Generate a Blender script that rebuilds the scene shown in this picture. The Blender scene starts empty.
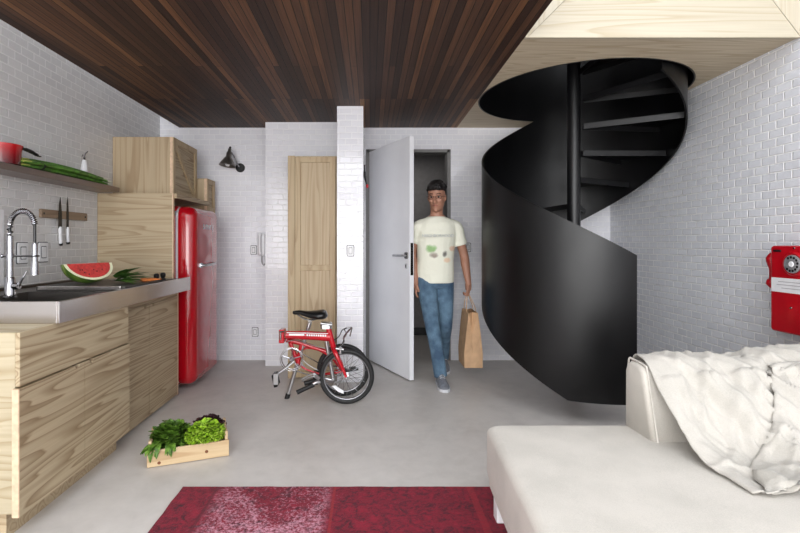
import bpy, bmesh, math, random
from mathutils import Vector, Matrix, noise
random.seed(7)
SC = bpy.context.scene
COL = SC.collection
PI = math.pi
# ------------------------------------------------------------ camera
cd = bpy.data.cameras.new('camera'); cam = bpy.data.objects.new('camera', cd); COL.objects.link(cam)
cam.location = (0, 0, 1.2); cam.rotation_euler = (PI/2, 0, 0)
cd.sensor_width = 36; cd.lens = 464/800*36; cd.shift_x = 0.0375; cd.shift_y = -0.0294
cd.clip_start = 0.05
SC.camera = cam
# ------------------------------------------------------------ world, lights, exposure
w = bpy.data.worlds.new('sky'); SC.world = w; w.use_nodes = True
bg = w.node_tree.nodes['Background']; bg.inputs[0].default_value = (.80, .88, 1, 1); bg.inputs[1].default_value = 1.0
def area(name, loc, rot, sx, sy, power, col=(1, 1, 1), spread=PI):
    l = bpy.data.lights.new(name, 'AREA'); l.shape = 'RECTANGLE'; l.size = sx; l.size_y = sy
    l.energy = power; l.color = col; l.spread = spread
    o = bpy.data.objects.new(name, l); COL.objects.link(o); o.location = loc; o.rotation_euler = rot
    return o
# daylight through the tall front window (lower and upper lights); the side and overhead fills are added
area('daylight_low_left', (-1.0, -5.38, 1.25), (PI/2, 0, 0), 1.9, 2.2, 115, (1, .985, .97))
area('daylight_low_right', (1.35, -5.38, 1.25), (PI/2, 0, 0), 1.9, 2.2, 80, (1, .985, .97))
area('daylight_high_right', (1.35, -5.38, 3.7), (PI/2, 0, 0), 1.9, 1.9, 30, (.98, .99, 1))
area('daylight_high_left', (-1.0, -5.38, 3.7), (PI/2, 0, 0), 1.9, 1.9, 60, (.98, .99, 1))
area('daylight_side', (-2.12, -2.6, 1.45), (0, -PI/2, 0), 1.9, 3.0, 100, (1, .99, .975))  # added fill from the left to brighten the right wall and door leaf
area('skylight', (0.1, -.6, 4.72), (0, 0, 0), 4.0, 3.2, 95, (.97, .985, 1))  # added overhead fill to lift the floor and other level surfaces
area('corridor_lamp', (.1, 5.6, 2.3), (0, 0, 0), .5, .5, 1.6, (1, .96, .92))
SC.view_settings.view_transform = 'Standard'; SC.view_settings.look = 'None'
SC.view_settings.gamma = 1; SC.view_settings.use_curve_mapping = False
SC.view_settings.exposure = 0.38
# ------------------------------------------------------------ material helpers
def srgb(r, g, b):
    f = lambda c: (c/255/12.92) if c/255 <= .04045 else ((c/255+.055)/1.055)**2.4
    return (f(r), f(g), f(b), 1)
class M:
    def __init__(s, name, col=(200, 200, 200), rough=.5, metal=0, **k):
        s.m = bpy.data.materials.new(name); s.m.use_nodes = True
        s.t = s.m.node_tree; s.b = s.t.nodes['Principled BSDF']
        s.b.inputs['Base Color'].default_value = srgb(*col)
        s.b.inputs['Roughness'].default_value = rough; s.b.inputs['Metallic'].default_value = metal
        for kk, v in k.items(): s.b.inputs[kk.replace('_', ' ')].default_value = v
    def n(s, typ, **k):
        nd = s.t.nodes.new(typ)
        for kk, v in k.items():
            if kk.startswith('i_'): nd.inputs[kk[2:].replace('_', ' ')].default_value = v
            else: setattr(nd, kk, v)
        return nd
    def l(s, a, b): s.t.links.new(a, b)
    def coord(s, scale=(1, 1, 1), loc=(0, 0, 0), rot=(0, 0, 0)):
        tc = s.n('ShaderNodeTexCoord'); mp = s.n('ShaderNodeMapping')
        s.l(tc.outputs['Object'], mp.inputs[0])
        mp.inputs['Scale'].default_value = scale; mp.inputs['Location'].default_value = loc; mp.inputs['Rotation'].default_value = rot
        return mp.outputs[0]
    def noise(s, vec, scale=5, detail=3, rough=.5, dist=0):
        n = s.n('ShaderNodeTexNoise'); s.l(vec, n.inputs['Vector'])
        n.inputs['Scale'].default_value = scale; n.inputs['Detail'].default_value = detail
        n.inputs['Roughness'].default_value = rough; n.inputs['Distortion'].default_value = dist
        return n.outputs['Fac']
    def math(s, op, a, b=None):
        n = s.n('ShaderNodeMath', operation=op)
        for i, v in enumerate((a, b)):
            if v is None: continue
            if isinstance(v, (int, float)): n.inputs[i].default_value = v
            else: s.l(v, n.inputs[i])
        return n.outputs[0]
    def ramp(s, fac, stops):
        n = s.n('ShaderNodeValToRGB'); s.l(fac, n.inputs[0]); e = n.color_ramp.elements
        while len(e) < len(stops): e.new(.5)
        for i, (p, c) in enumerate(stops):
            e[i].position = p; e[i].color = srgb(*c) if len(c) == 3 else c
        return n.outputs[0]
    def mix(s, fac, a, b, blend='MIX'):
        n = s.n('ShaderNodeMix', data_type='RGBA', blend_type=blend)
        for sock, v in ((n.inputs['Factor'], fac), (n.inputs[6], a), (n.inputs[7], b)):
            if isinstance(v, (int, float)): sock.default_value = v
            elif isinstance(v, tuple): sock.default_value = srgb(*v) if len(v) == 3 else v
            else: s.l(v, sock)
        return n.outputs[2]
    def base(s, c): s.l(c, s.b.inputs['Base Color'])
    def bump(s, h, strength=.3, dist=.01):
        n = s.n('ShaderNodeBump'); n.inputs['Strength'].default_value = strength; n.inputs['Distance'].default_value = dist
        s.l(h, n.inputs['Height']); s.l(n.outputs[0], s.b.inputs['Normal'])
def fac01(v): return (v, v, v, 1)
def tile_mat(name, u, c1, c2, mortar, rough=.25, dist=.004, wav=.25, strength=.5):
    """glazed brick tile; u = world axis running along the wall ('X' or 'Y')"""
    m = M(name, rough=rough)
    tc = m.n('ShaderNodeTexCoord'); sp = m.n('ShaderNodeSeparateXYZ'); m.l(tc.outputs['Object'], sp.inputs[0])
    cb = m.n('ShaderNodeCombineXYZ'); m.l(sp.outputs[u], cb.inputs[0]); m.l(sp.outputs['Z'], cb.inputs[1])
    br = m.n('ShaderNodeTexBrick'); m.l(cb.outputs[0], br.inputs['Vector'])
    for k, v in (('Scale', 1), ('Mortar Size', .006), ('Mortar Smooth', .75), ('Bias', 0), ('Brick Width', .106), ('Row Height', .0525)):
        br.inputs[k].default_value = v
    br.inputs['Color1'].default_value = srgb(*c1); br.inputs['Color2'].default_value = srgb(*c2); br.inputs['Mortar'].default_value = srgb(*mortar)
    m.base(br.outputs['Color'])
    inv = m.math('SUBTRACT', 1, br.outputs['Fac'])
    h = m.math('ADD', inv, m.math('MULTIPLY', m.noise(cb.outputs[0], 14, 2), wav*4))
    m.bump(h, strength, dist)
    return m.m
def pine(name, grain='Y', light=(214, 199, 168), dark=(160, 135, 102), k=11, seed=0, rough=.55, along=.55, across=3.2):
    m = M(name, rough=rough)
    sc = {a: across*2.1 for a in 'XYZ'}; sc[grain] = along*.75
    v = m.coord((sc['X'], sc['Y'], sc['Z']), (seed*3.1, seed*1.7, seed*2.3))
    n1 = m.noise(v, 1.0, 1.8, .5, .12)
    f = m.math('FRACT', m.math('MULTIPLY', n1, k*1.55))
    g = m.ramp(f, [(0, fac01(.05)), (.4, fac01(.10)), (.80, fac01(.62)), (.92, fac01(.85)), (1, fac01(.05))])
    sc2 = {a: 60. for a in 'XYZ'}; sc2[grain] = 1.5
    v2 = m.coord((sc2['X'], sc2['Y'], sc2['Z']))
    fine = m.noise(v2, 1.5, 3)
    c = m.mix(g, light, dark)
    c = m.mix(m.math('MULTIPLY', fine, .45), c, tuple(int(x*.86) for x in dark), 'MIX')
    m.base(c); m.bump(fine, .15, .002)
    return m.m
def plain(name, col, rough=.5, metal=0, nz=.06, scale=20, bump=0, **k):
    m = M(name, col, rough, metal, **k)
    v = m.coord(); n = m.noise(v, scale, 3)
    lo = tuple(max(0, int(c*(1-nz))) for c in col); hi = tuple(min(255, int(c*(1+nz))) for c in col)
    m.base(m.ramp(n, [(.3, lo), (.7, hi)]))
    if bump: m.bump(n, bump, .004)
    return m.m
# ------------------------------------------------------------ mesh helpers
def NB(): return bmesh.new()
def box(bm, x0, x1, y0, y1, z0, z1, bev=0, seg=2):
    r = bmesh.ops.create_cube(bm, size=1)
    vs = r['verts']
    for v in vs:
        v.co = Vector(((x0+x1)/2+v.co.x*(x1-x0), (y0+y1)/2+v.co.y*(y1-y0), (z0+z1)/2+v.co.z*(z1-z0)))
    if bev:
        es = list({e for v in vs for e in v.link_edges})
        bmesh.ops.bevel(bm, geom=es, offset=bev, segments=seg, affect='EDGES', profile=.5)
    return bm
def hexa(bm, pts):
    """8 points: bottom loop 4, top loop 4"""
    v = [bm.verts.new(p) for p in pts]
    for f in ((3, 2, 1, 0), (4, 5, 6, 7), (0, 1, 5, 4), (1, 2, 6, 5), (2, 3, 7, 6), (3, 0, 4, 7)):
        bm.faces.new([v[i] for i in f])
    return bm
def loft(bm, rings, cap=True, closed=False):
    L = [[bm.verts.new(p) for p in r] for r in rings]
    n = len(L[0])
    pairs = list(zip(L[:-1], L[1:])) + ([(L[-1], L[0])] if closed else [])
    for a, b in pairs:
        for i in range(n):
            bm.faces.new((a[i], a[(i+1) % n], b[(i+1) % n], b[i]))
    if cap and not closed:
        bm.faces.new(list(reversed(L[0]))); bm.faces.new(L[-1])
    return bm
def tube(bm, pts, r, seg=10, cap=True, closed=False, flat=1.0):
    pts = [Vector(p) for p in pts]; n = len(pts)
    rs = list(r) if isinstance(r, (list, tuple)) else [r]*n
    rings = []; up = None
    for i, p in enumerate(pts):
        if closed: d = pts[(i+1) % n]-pts[i-1]
        else: d = pts[min(i+1, n-1)]-pts[max(i-1, 0)]
        d.normalize()
        if up is None:
            up = Vector((0, 0, 1)) if abs(d.z) < .9 else Vector((0, 1, 0))
        a = d.cross(up)
        if a.length < 1e-5: a = d.cross(Vector((1, 0, 0)))
        a.normalize(); b = a.cross(d).normalized(); up = b
        rings.append([p+a*math.cos(t)*rs[i]+b*math.sin(t)*rs[i]*flat for t in [2*PI*k/seg for k in range(seg)]])
    return loft(bm, rings, cap, closed)
def smoothpath(pts, sub=6):
    P = [Vector(p) for p in pts]; out = []
    for i in range(len(P)-1):
        p0 = P[max(i-1, 0)]; p1 = P[i]; p2 = P[i+1]; p3 = P[min(i+2, len(P)-1)]
        for k in range(sub):
            t = k/sub
            out.append(.5*((2*p1)+(p2-p0)*t+(2*p0-5*p1+4*p2-p3)*t*t+(3*p1-p0-3*p2+p3)*t**3))
    out.append(P[-1]); return out
def lathe(bm, prof, c=(0, 0, 0), axis=(0, 0, 1), seg=24, close=False):
    """prof: (radius, height along axis)"""
    ax = Vector(axis).normalized()
    q = Vector((0, 0, 1)).rotation_difference(ax); c = Vector(c); rings = []
    for r, h in prof:
        rings.append([c+q @ Vector((max(r, 1e-4)*math.cos(t), max(r, 1e-4)*math.sin(t), h)) for t in [2*PI*k/seg for k in range(seg)]])
    return loft(bm, rings, not close, close)
def torus(bm, c, axis, R, r, seg=48, s2=10, flat=1.0):
    q = Vector((0, 0, 1)).rotation_difference(Vector(axis).normalized()); c = Vector(c)
    rings = []
    for i in range(seg):
        a = 2*PI*i/seg
        rings.append([c+q @ Vector(((R+r*math.cos(b))*math.cos(a), (R+r*math.cos(b))*math.sin(a), r*flat*math.sin(b))) for b in [2*PI*k/s2 for k in range(s2)]])
    return loft(bm, rings, closed=True)
def ball(bm, c, r, sub=2, sc=(1, 1, 1)):
    R = bmesh.ops.create_icosphere(bm, subdivisions=sub, radius=1)
    for v in R['verts']: v.co = Vector((c[0]+v.co.x*r*sc[0], c[1]+v.co.y*r*sc[1], c[2]+v.co.z*r*sc[2]))
    return bm
def rrect(u0, u1, v0, v1, r, seg=6):
    r = max(1e-4, min(r, (u1-u0)/2-1e-4, (v1-v0)/2-1e-4)); out = []
    for cx, cy, a0 in ((u1-r, v1-r, 0), (u0+r, v1-r, PI/2), (u0+r, v0+r, PI), (u1-r, v0+r, 3*PI/2)):
        for k in range(seg+1):
            a = a0+PI/2*k/seg; out.append((cx+r*math.cos(a), cy+r*math.sin(a)))
    return out
def slab(bm, f, u0, u1, v0, v1, w0, w1, rc=.02, rf=.01, rb=0, seg=6):
    """rounded slab: rounded rectangle in u,v extruded along w, front edge radius rf, back edge radius rb; f maps (u,v,w) to a point"""
    rings = []
    if rb:
        for k in range(seg+1):
            a = PI/2*k/seg; ins = rb*(1-math.sin(a)); ww = w0+rb*(1-math.cos(a))*(1 if w1 > w0 else -1)
            rings.append([f(u, v, ww) for u, v in rrect(u0+ins, u1-ins, v0+ins, v1-ins, max(rc-ins, .002), seg)])
    else:
        rings.append([f(u, v, w0) for u, v in rrect(u0, u1, v0, v1, rc, seg)])
    sg = 1 if w1 > w0 else -1
    for k in range(seg+1):
        a = PI/2*k/seg; ins = rf*(1-math.cos(a)); ww = w1-sg*rf*(1-math.sin(a))
        rings.append([f(u, v, ww) for u, v in rrect(u0+ins, u1-ins, v0+ins, v1-ins, max(rc-ins, .002), seg)])
    return loft(bm, rings)
FX = lambda u, v, w: Vector((w, u, v))      # u=Y v=Z w=X
FY = lambda u, v, w: Vector((u, w, v))      # u=X v=Z w=Y
FZ = lambda u, v, w: Vector((u, v, w))
def wpos(o):
    p = Vector(o.location)
    while o.parent: o = o.parent; p += Vector(o.location)
    return p
def part(name, bm, mat, parent=None, smooth=False, label=None, keep=False):
    """link a bmesh (built in world coordinates) as one mesh object, under its parent"""
    if parent is not None and not keep:
        bmesh.ops.translate(bm, verts=bm.verts, vec=-wpos(parent))
    bmesh.ops.recalc_face_normals(bm, faces=bm.faces)
    me = bpy.data.meshes.new(name); bm.to_mesh(me); bm.free()
    if smooth:
        for p in me.polygons: p.use_smooth = True
        if smooth != 'all':
            try: me.set_sharp_from_angle(angle=math.radians(38))
            except Exception: pass
    o = bpy.data.objects.new(name, me); COL.objects.link(o)
    me.materials.append(mat if not isinstance(mat, M) else mat.m)
    if parent is not None: o.parent = parent
    if label: o['label'] = label
    return o
def tag(o, label, cat, group=None):
    o['label'] = label; o['category'] = cat
    if group: o['group'] = group
    return o
def thing(name, label, cat, loc=(0, 0, 0), group=None):
    o = bpy.data.objects.new(name, None); COL.objects.link(o); o.location = loc; o.empty_display_size = .1
    return tag(o, label, cat, group)
def single(name, bm, mat, label, cat, group=None, smooth=False):
    """a thing that is one mesh, its origin at the centre of its base"""
    zs = min(v.co.z for v in bm.verts); c = sum((v.co for v in bm.verts), Vector())/len(bm.verts); c.z = zs
    bmesh.ops.translate(bm, verts=bm.verts, vec=-c)
    o = part(name, bm, mat, None, smooth); o.location = c
    return tag(o, label, cat, group)
def struct(name, bm, mat, parent=None, smooth=False):
    o = part(name, bm, mat, parent, smooth)
    if parent is None: o['kind'] = 'structure'
    return o
def copy_tree(o, parent=None):
    c = o.copy(); COL.objects.link(c)
    if parent is not None: c.parent = parent
    for ch in list(o.children): copy_tree(ch, c)
    return c
def bake(o):
    """apply modifiers without operators"""
    bpy.context.view_layer.update()
    dg = bpy.context.evaluated_depsgraph_get()
    me = bpy.data.meshes.new_from_object(o.evaluated_get(dg)); o.modifiers.clear(); o.data = me
    for p in me.polygons: p.use_smooth = True
    return o
def remesh(o, vox, smooth=4, fac=.5):
    r = o.modifiers.new('r', 'REMESH'); r.mode = 'VOXEL'; r.voxel_size = vox; r.use_smooth_shade = True
    s = o.modifiers.new('s', 'SMOOTH'); s.iterations = smooth; s.factor = fac
    return bake(o)
# ------------------------------------------------------------ materials
TB = tile_mat('tile_back', 'X', (236, 236, 241), (231, 231, 237), (243, 243, 246), .09, .003, .22, .5)
TL = tile_mat('tile_left', 'Y', (218, 217, 216), (209, 208, 208), (234, 233, 232), .30, .004, .12, .7)
TR = tile_mat('tile_right', 'Y', (226, 228, 233), (218, 220, 226), (255, 255, 255), .35, .005, .10, .8)
PLAIN_WHITE = plain('white_paint', (226, 226, 228), .6, 0, .02)
mf = M('concrete', rough=.42)
v = mf.coord()
a = mf.noise(v, 1.3, 6, .6, .4); b = mf.noise(v, 9, 6, .65, .3); c_ = mf.math('ADD', mf.math('MULTIPLY', a, .6), mf.math('MULTIPLY', b, .4))
mf.base(mf.ramp(c_, [(.3, (180, 175, 170)), (.5, (200, 195, 190)), (.72, (215, 210, 205))])); mf.bump(b, .06, .003)
mf.l(mf.ramp(b, [(.3, fac01(.36)), (.7, fac01(.52))]), mf.b.inputs['Roughness'])
CONC = mf.m
md = M('dark_planks', rough=.55); md.b.inputs['Specular IOR Level'].default_value = .25
tc = md.n('ShaderNodeTexCoord'); sp = md.n('ShaderNodeSeparateXYZ'); md.l(tc.outputs['Object'], sp.inputs[0])
cb = md.n('ShaderNodeCombineXYZ'); md.l(sp.outputs['Y'], cb.inputs[0]); md.l(sp.outputs['X'], cb.inputs[1])
br = md.n('ShaderNodeTexBrick'); md.l(cb.outputs[0], br.inputs['Vector']); br.offset = .37; br.offset_frequency = 3
for k, vv in (('Scale', 1), ('Mortar Size', .0022), ('Mortar Smooth', .2), ('Bias', -.1), ('Brick Width', 1.9), ('Row Height', .043)): br.inputs[k].default_value = vv
br.inputs['Color1'].default_value = fac01(0); br.inputs['Color2'].default_value = fac01(1); br.inputs['Mortar'].default_value = fac01(0)
plank = md.ramp(br.outputs['Color'], [(0, (58, 40, 32)), (.3, (76, 52, 39)), (.6, (94, 65, 47)), (.82, (116, 80, 54)), (.95, (164, 118, 78))])
gv = md.coord((60, 1.6, 60)); g = md.noise(gv, 1, 6, .7, .8)
plank = md.mix(md.ramp(g, [(.3, fac01(.62)), (.62, fac01(0))]), plank, (33, 23, 20))
md.base(md.mix(br.outputs['Fac'], plank, (16, 11, 10)))
md.bump(md.math('SUBTRACT', md.math('MULTIPLY', g, .35), br.outputs['Fac']), .55, .005)
DARKWOOD = md.m
PINE_Y = pine('pine_front', 'Y', (200, 184, 153), (136, 112, 80), 10, 1)
PINE_Y2 = pine('pine_front_far', 'Y', (192, 174, 143), (128, 104, 74), 12, 4)
PINE_X = pine('pine_side', 'X', (196, 178, 147), (160, 136, 104), 11, 2)
PINE_XL = pine('pine_end', 'X', (198, 187, 160), (166, 146, 112), 9, 6)
PINE_Z = pine('pine_upright', 'Z', (196, 177, 146), (166, 140, 107), 7, 3)
PINE_F = pine('pine_frame', 'Z', (194, 174, 140), (166, 140, 106), 6, 5)
PINE_C = pine('pine_crate', 'X', (212, 188, 150), (184, 150, 110), 6, 8)
PINE_EDGE = plain('pine_edge', (218, 190, 160), .6, 0, .06, 40)
PLY = pine('plywood_soffit', 'X', (216, 203, 178), (184, 165, 134), 11, 9, .6, .5, 2.6)
PLYF = pine('plywood_fascia', 'X', (200, 192, 173), (180, 166, 140), 8, 12, .6, .45, 3.0)
def steel_mat(name, col, rough, sx):
    m = M(name, col, rough, 1); n = m.noise(m.coord(sx), 1, 3)
    m.l(m.ramp(n, [(.3, fac01(max(.05, rough-.02))), (.7, fac01(rough+.03))]), m.b.inputs['Roughness'])
    return m.m
STEEL = steel_mat('brushed_steel', (200, 195, 192), .22, (2, 2, 120))
STEEL_D = steel_mat('dark_steel', (112, 108, 104), .35, (30, 4, 30))
SHELFM = steel_mat('shelf_steel', (150, 138, 132), .42, (30, 2, 30))
CHROME = plain('chrome', (176, 176, 180), .12, 1, .02)
CHROME_D = plain('dark_chrome', (120, 118, 116), .18, 1, .02)
ALU = plain('satin_aluminium', (196, 196, 198), .3, 1, .04)
BLACK = plain('black_rubber', (22, 22, 23), .6, 0, .1)
BLACKG = plain('black_plastic', (20, 20, 22), .3, 0, .1)
RED = plain('red_enamel', (168, 8, 24), .10, 0, .02, 3, Coat_Weight=.6, Coat_Roughness=.04)
RED2 = plain('red_bike_paint', (184, 10, 30), .22, 0, .04, Coat_Weight=.5)
REDP = plain('red_phone_paint', (178, 10, 26), .3, 0, .06, 8, Coat_Weight=.3)
WHITEP = plain('white_plastic', (232, 232, 234), .35, 0, .02)
GREYP = plain('grey_inset', (150, 150, 152), .4, 0, .04)
OUTL = plain('dark_outline', (62, 62, 66), .4, 0, .04)
sm = M('stair_steel', (15, 15, 17), .38)
sn = sm.noise(sm.coord((1, 1, .6)), 3, 4); sm.l(sm.ramp(sn, [(.3, fac01(.33)), (.7, fac01(.45))]), sm.b.inputs['Roughness'])
sm.base(sm.ramp(sn, [(.3, (4, 4, 5)), (.7, (8, 8, 10))]))
sm.b.inputs['Specular IOR Level'].default_value = .4
STAIR = sm.m
TREAD = plain('tread_steel', (13, 13, 15), .4, 0, .1)
EDGE = plain('panel_edge', (120, 120, 124), .4, 0, .04)
def fabric(name, col, scale=420, strength=.25, nz=.04):
    m = M(name, col, .9); v = m.coord((1, 1, 1)); n = m.noise(v, scale, 2); n2 = m.noise(v, 7, 3)
    lo = tuple(int(c*(1-nz)) for c in col)
    m.base(m.ramp(m.math('ADD', m.math('MULTIPLY', n, .5), m.math('MULTIPLY', n2, .5)), [(.35, lo), (.6, col)]))
    m.b.inputs['Sheen Weight'].default_value = .15
    m.bump(n, strength, .002); return m.m
LINEN = fabric('sofa_linen', (203, 197, 188), 300, .6, .07); THROW = fabric('throw_linen', (184, 179, 171), 240, .5, .06)
# ------------------------------------------------------------ structure
XL, XR, YB, YF, ZC, ZT = -2.15, 2.46, 4.75, -5.5, 2.38, 4.8
bm = NB(); box(bm, XL-.1, XR+.1, YF-.1, 6.6, -.12, 0); struct('floor', bm, CONC)
bm = NB(); box(bm, XL-.12, XL, -1.1, YB+.15, 0, ZT); box(bm, XL-.12, XL, YF-.1, -4.1, 0, ZT); box(bm, XL-.12, XL, -4.1, -1.1, 0, .5); box(bm, XL-.12, XL, -4.1, -1.1, 2.4, ZT); struct('wall_left', bm, TL)
bm = NB(); [box(bm, XL-.08, XL-.04, y-.025, y+.025, .5, 2.4) for y in (-4.075, -2.6, -1.125)]; box(bm, XL-.08, XL-.04, -4.1, -1.1, .5, .55); box(bm, XL-.08, XL-.04, -4.1, -1.1, 2.35, 2.4); struct('window_5', bm, plain('window_frame', (30, 30, 32), .4))  # added window around the side fill, unseen behind the camera
bm = NB(); box(bm, XR, XR+.12, YF-.1, YB+.15, 0, ZT); struct('wall_right', bm, TR)
DX0, DX1, DZ = -.03, .812, 2.145
bm = NB(); box(bm, XL, DX0, YB, YB+.15, 0, ZT); box(bm, DX1, XR, YB, YB+.15, 0, ZT); box(bm, DX0, DX1, YB, YB+.15, DZ, ZT)
struct('wall_back', bm, TB)
bm = NB(); box(bm, -1.022, -.058, 4.53, YB, 0, ZC); struct('wall_chase', bm, TB)
bm = NB(); box(bm, -.284, -.058, 4.0, 4.53, 0, ZC); struct('wall_pillar', bm, TB)
# front wall behind the camera, with its tall windows
bm = NB()
for x0, x1, z0, z1 in ((XL, -2.0, 0, ZT), (.0, .35, 0, ZT), (2.35, XR, 0, ZT), (-2.0, 0, 0, .1), (.35, 2.35, 0, .1), (-2.0, 0, 2.4, 2.7), (.35, 2.35, 2.4, 2.7), (-2.0, 0, 4.7, ZT), (.35, 2.35, 4.7, ZT)):
    box(bm, x0, x1, YF-.1, YF, z0, z1)
struct('wall_front', bm, PLAIN_WHITE)
k = 1
for x0 in (-2.0, .35):
    x1 = x0+2.0
    for z0, z1 in ((.1, 2.4), (2.7, 4.7)):
        bm = NB()
        for a0, a1 in ((x0, x0+.05), (x1-.05, x1), ((x0+x1)/2-.025, (x0+x1)/2+.025)): box(bm, a0, a1, YF-.08, YF-.02, z0, z1)
        box(bm, x0, x1, YF-.08, YF-.02, z0, z0+.05); box(bm, x0, x1, YF-.08, YF-.02, z1-.05, z1)
        struct('window_%d' % k, bm, BLACKG); k += 1
# mezzanine: dark plank ceiling
bm = NB(); box(bm, -1.95, .888, 1.55, YB, ZC, ZC+.2); struct('ceiling', bm, DARKWOOD)  # near end cut short to let the added overhead fill through
bm = NB()
for x0_, x1_, y0_, y1_ in ((XL, XR, YF, -2.2), (XL, XR, 1.0, YB), (XL, -1.9, -2.2, 1.0), (2.1, XR, -2.2, 1.0)): box(bm, x0_, x1_, y0_, y1_, ZT, ZT+.1)
struct('ceiling_upper', bm, PLAIN_WHITE)
bm = NB(); [box(bm, x-.025, x+.025, -2.2, 1.0, ZT, ZT+.06) for x in (-1.875, .1, 2.075)]; box(bm, -1.85, 2.05, -.625, -.575, ZT, ZT+.06)
struct('window_6', bm, BLACKG)  # added frame in the roof for the overhead fill, out of view
# plywood soffit with the round stair opening
CX, CY, RH, R = 1.658, 3.73, .78, .74
N = 96
bm = NB()
HX = 1.668
x0, x1, y0, y1 = .888, XR, 2.67, YB
def outer(a):
    dx, dy = math.cos(a), math.sin(a)
    ts = []
    if dx > 1e-6: ts.append((x1-HX)/dx)
    if dx < -1e-6: ts.append((x0-HX)/dx)
    if dy > 1e-6: ts.append((y1-CY)/dy)
    if dy < -1e-6: ts.append((y0-CY)/dy)
    t = min(ts); return HX+dx*t, CY+dy*t
angs = sorted([2*PI*i/N for i in range(N)]+[math.atan2(yy-CY, xx-HX) % (2*PI) for xx in (x0, x1) for yy in (y0, y1)])
L = []
RHL = .778
for a in angs:
    ox, oy = outer(a); ix, iy = HX+RHL*math.cos(a), CY+RHL*math.sin(a)
    L.append([bm.verts.new(p) for p in ((ix, iy, ZC), (ox, oy, ZC), (ox, oy, ZC+.2), (ix, iy, ZC+.2))])
for i in range(len(L)):
    A, B = L[i], L[(i+1) % len(L)]
    for j in range(4):
        bm.faces.new((A[j], A[(j+1) % 4], B[(j+1) % 4], B[j]))
struct('ceiling_plywood', bm, PLY)
# plywood parapet over the soffit edge: long board and two mitred end boards
def prism_y(bm, poly, y0, y1):
    a = [bm.verts.new((x, y0, z)) for x, z in poly]; b = [bm.verts.new((x, y1, z)) for x, z in poly]
    n = len(a); bm.faces.new(a); bm.faces.new(list(reversed(b)))
    for i in range(n): bm.faces.new((a[i], b[i], b[(i+1) % n], a[(i+1) % n]))
    return bm
bm = NB(); prism_y(bm, [(.90, 2.372), (2.455, 2.372), (2.235, 2.66), (1.19, 2.66)], 2.645, 2.669); struct('trim_1', bm, PLYF)
bm = NB(); prism_y(bm, [(.888, 2.372), (.898, 2.372), (1.186, 2.66), (1.186, 3.3), (.888, 3.3)], 2.645, 2.669); struct('trim_2', bm, pine('plywood_mitre', 'Z', (204, 196, 178), (186, 172, 146), 8, 15, .6))
bm = NB(); prism_y(bm, [(2.458, 2.375), (2.458, 3.3), (2.24, 3.3), (2.24, 2.66)], 2.645, 2.669); struct('trim_3', bm, pine('plywood_mitre_right', 'Z', (204, 196, 178), (186, 172, 146), 8, 17, .6))
bm = NB(); prism_y(bm, [(1.19, 2.664), (2.235, 2.664), (2.235, 3.3), (1.19, 3.3)], 2.645, 2.669); struct('trim_4', bm, PLYF)
# corridor behind the door
GREYW = plain('corridor_paint', (150, 147, 146), .7, 0, .03)
bm = NB(); box(bm, -1.0, 2.0, 6.05, 6.15, 0, 2.5); struct('wall_corridor', bm, GREYW)
bm = NB(); box(bm, -1.1, -1.0, YB+.15, 6.15, 0, 2.5); struct('wall_corridor_left', bm, GREYW)
bm = NB(); box(bm, 2.0, 2.1, YB+.15, 6.15, 0, 2.5); struct('wall_corridor_right', bm, GREYW)
bm = NB(); box(bm, -1.1, 2.1, YB+.15, 6.15, 2.5, 2.6); struct('ceiling_corridor', bm, GREYW)
bm = NB(); box(bm, -1.0, 2.0, 6.03, 6.05, 0, .10); struct('baseboard_corridor', bm, BLACKG)  # dark band along the foot of the far corridor wall
# door frame + open door
DGREY = plain('door_frame_steel', (120, 118, 117), .5, 0, .03)
bm = NB()
box(bm, DX0-.012, DX0+.022, YB-.012, YB+.15, 0, DZ+.012); box(bm, DX1-.022, DX1+.012, YB-.012, YB+.15, 0, DZ+.012); box(bm, DX0, DX1, YB-.012, YB+.15, DZ-.018, DZ+.012)
struct('trim_5', bm, DGREY)
dm = M('door_leaf_paint', (212, 212, 216), .38)
dv = dm.coord(); dn = dm.noise(dv, 60, 2); dm.bump(dn, .1, .002); dm.base(dm.ramp(dm.noise(dv, 2.5, 3), [(.3, (226, 227, 231)), (.7, (236, 237, 240))]))
door = bpy.data.objects.new('door_1', None); COL.objects.link(door); door.location = (DX0+.022, 4.725, 0)
door.rotation_euler = (0, 0, math.atan2(4.01-4.725, .341-(DX0+.022))); door['kind'] = 'structure'
LW = .80
def dpart(name, bm, mat, par=door, smooth=False): return part(name, bm, mat, par, smooth, keep=True)
bm = NB(); box(bm, 0, LW, 0, .042, .012, 2.125, .002, 1); leaf = dpart('leaf', bm, dm.m)
# leaf local: x along the leaf, y 0 = face to the kitchen, y .042 = other face
bm = NB(); tube(bm, [(LW-.055, .0, 1.09), (LW-.055, -.05, 1.09), (LW-.075, -.055, 1.09), (LW-.20, -.055, 1.088)], .010, 10); dpart('door_handle', bm, ALU, smooth=True)
bm = NB(); slab(bm, FY, LW-.083, LW-.027, 1.062, 1.118, 0, -.007, .012, .002); dpart('handle_rose', bm, CHROME_D)
bm = NB(); slab(bm, FY, LW-.073, LW-.037, .975, 1.02, 0, -.006, .006, .002); ks = dpart('lock_plate', bm, ALU)
bm = NB(); box(bm, LW-.059, LW-.051, -.010, -.006, .985, 1.01); dpart('keyhole', bm, BLACKG, ks)
bm = NB(); box(bm, LW, LW+.002, .008, .034, .92, 1.20); dpart('latch_plate', bm, CHROME_D)
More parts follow.
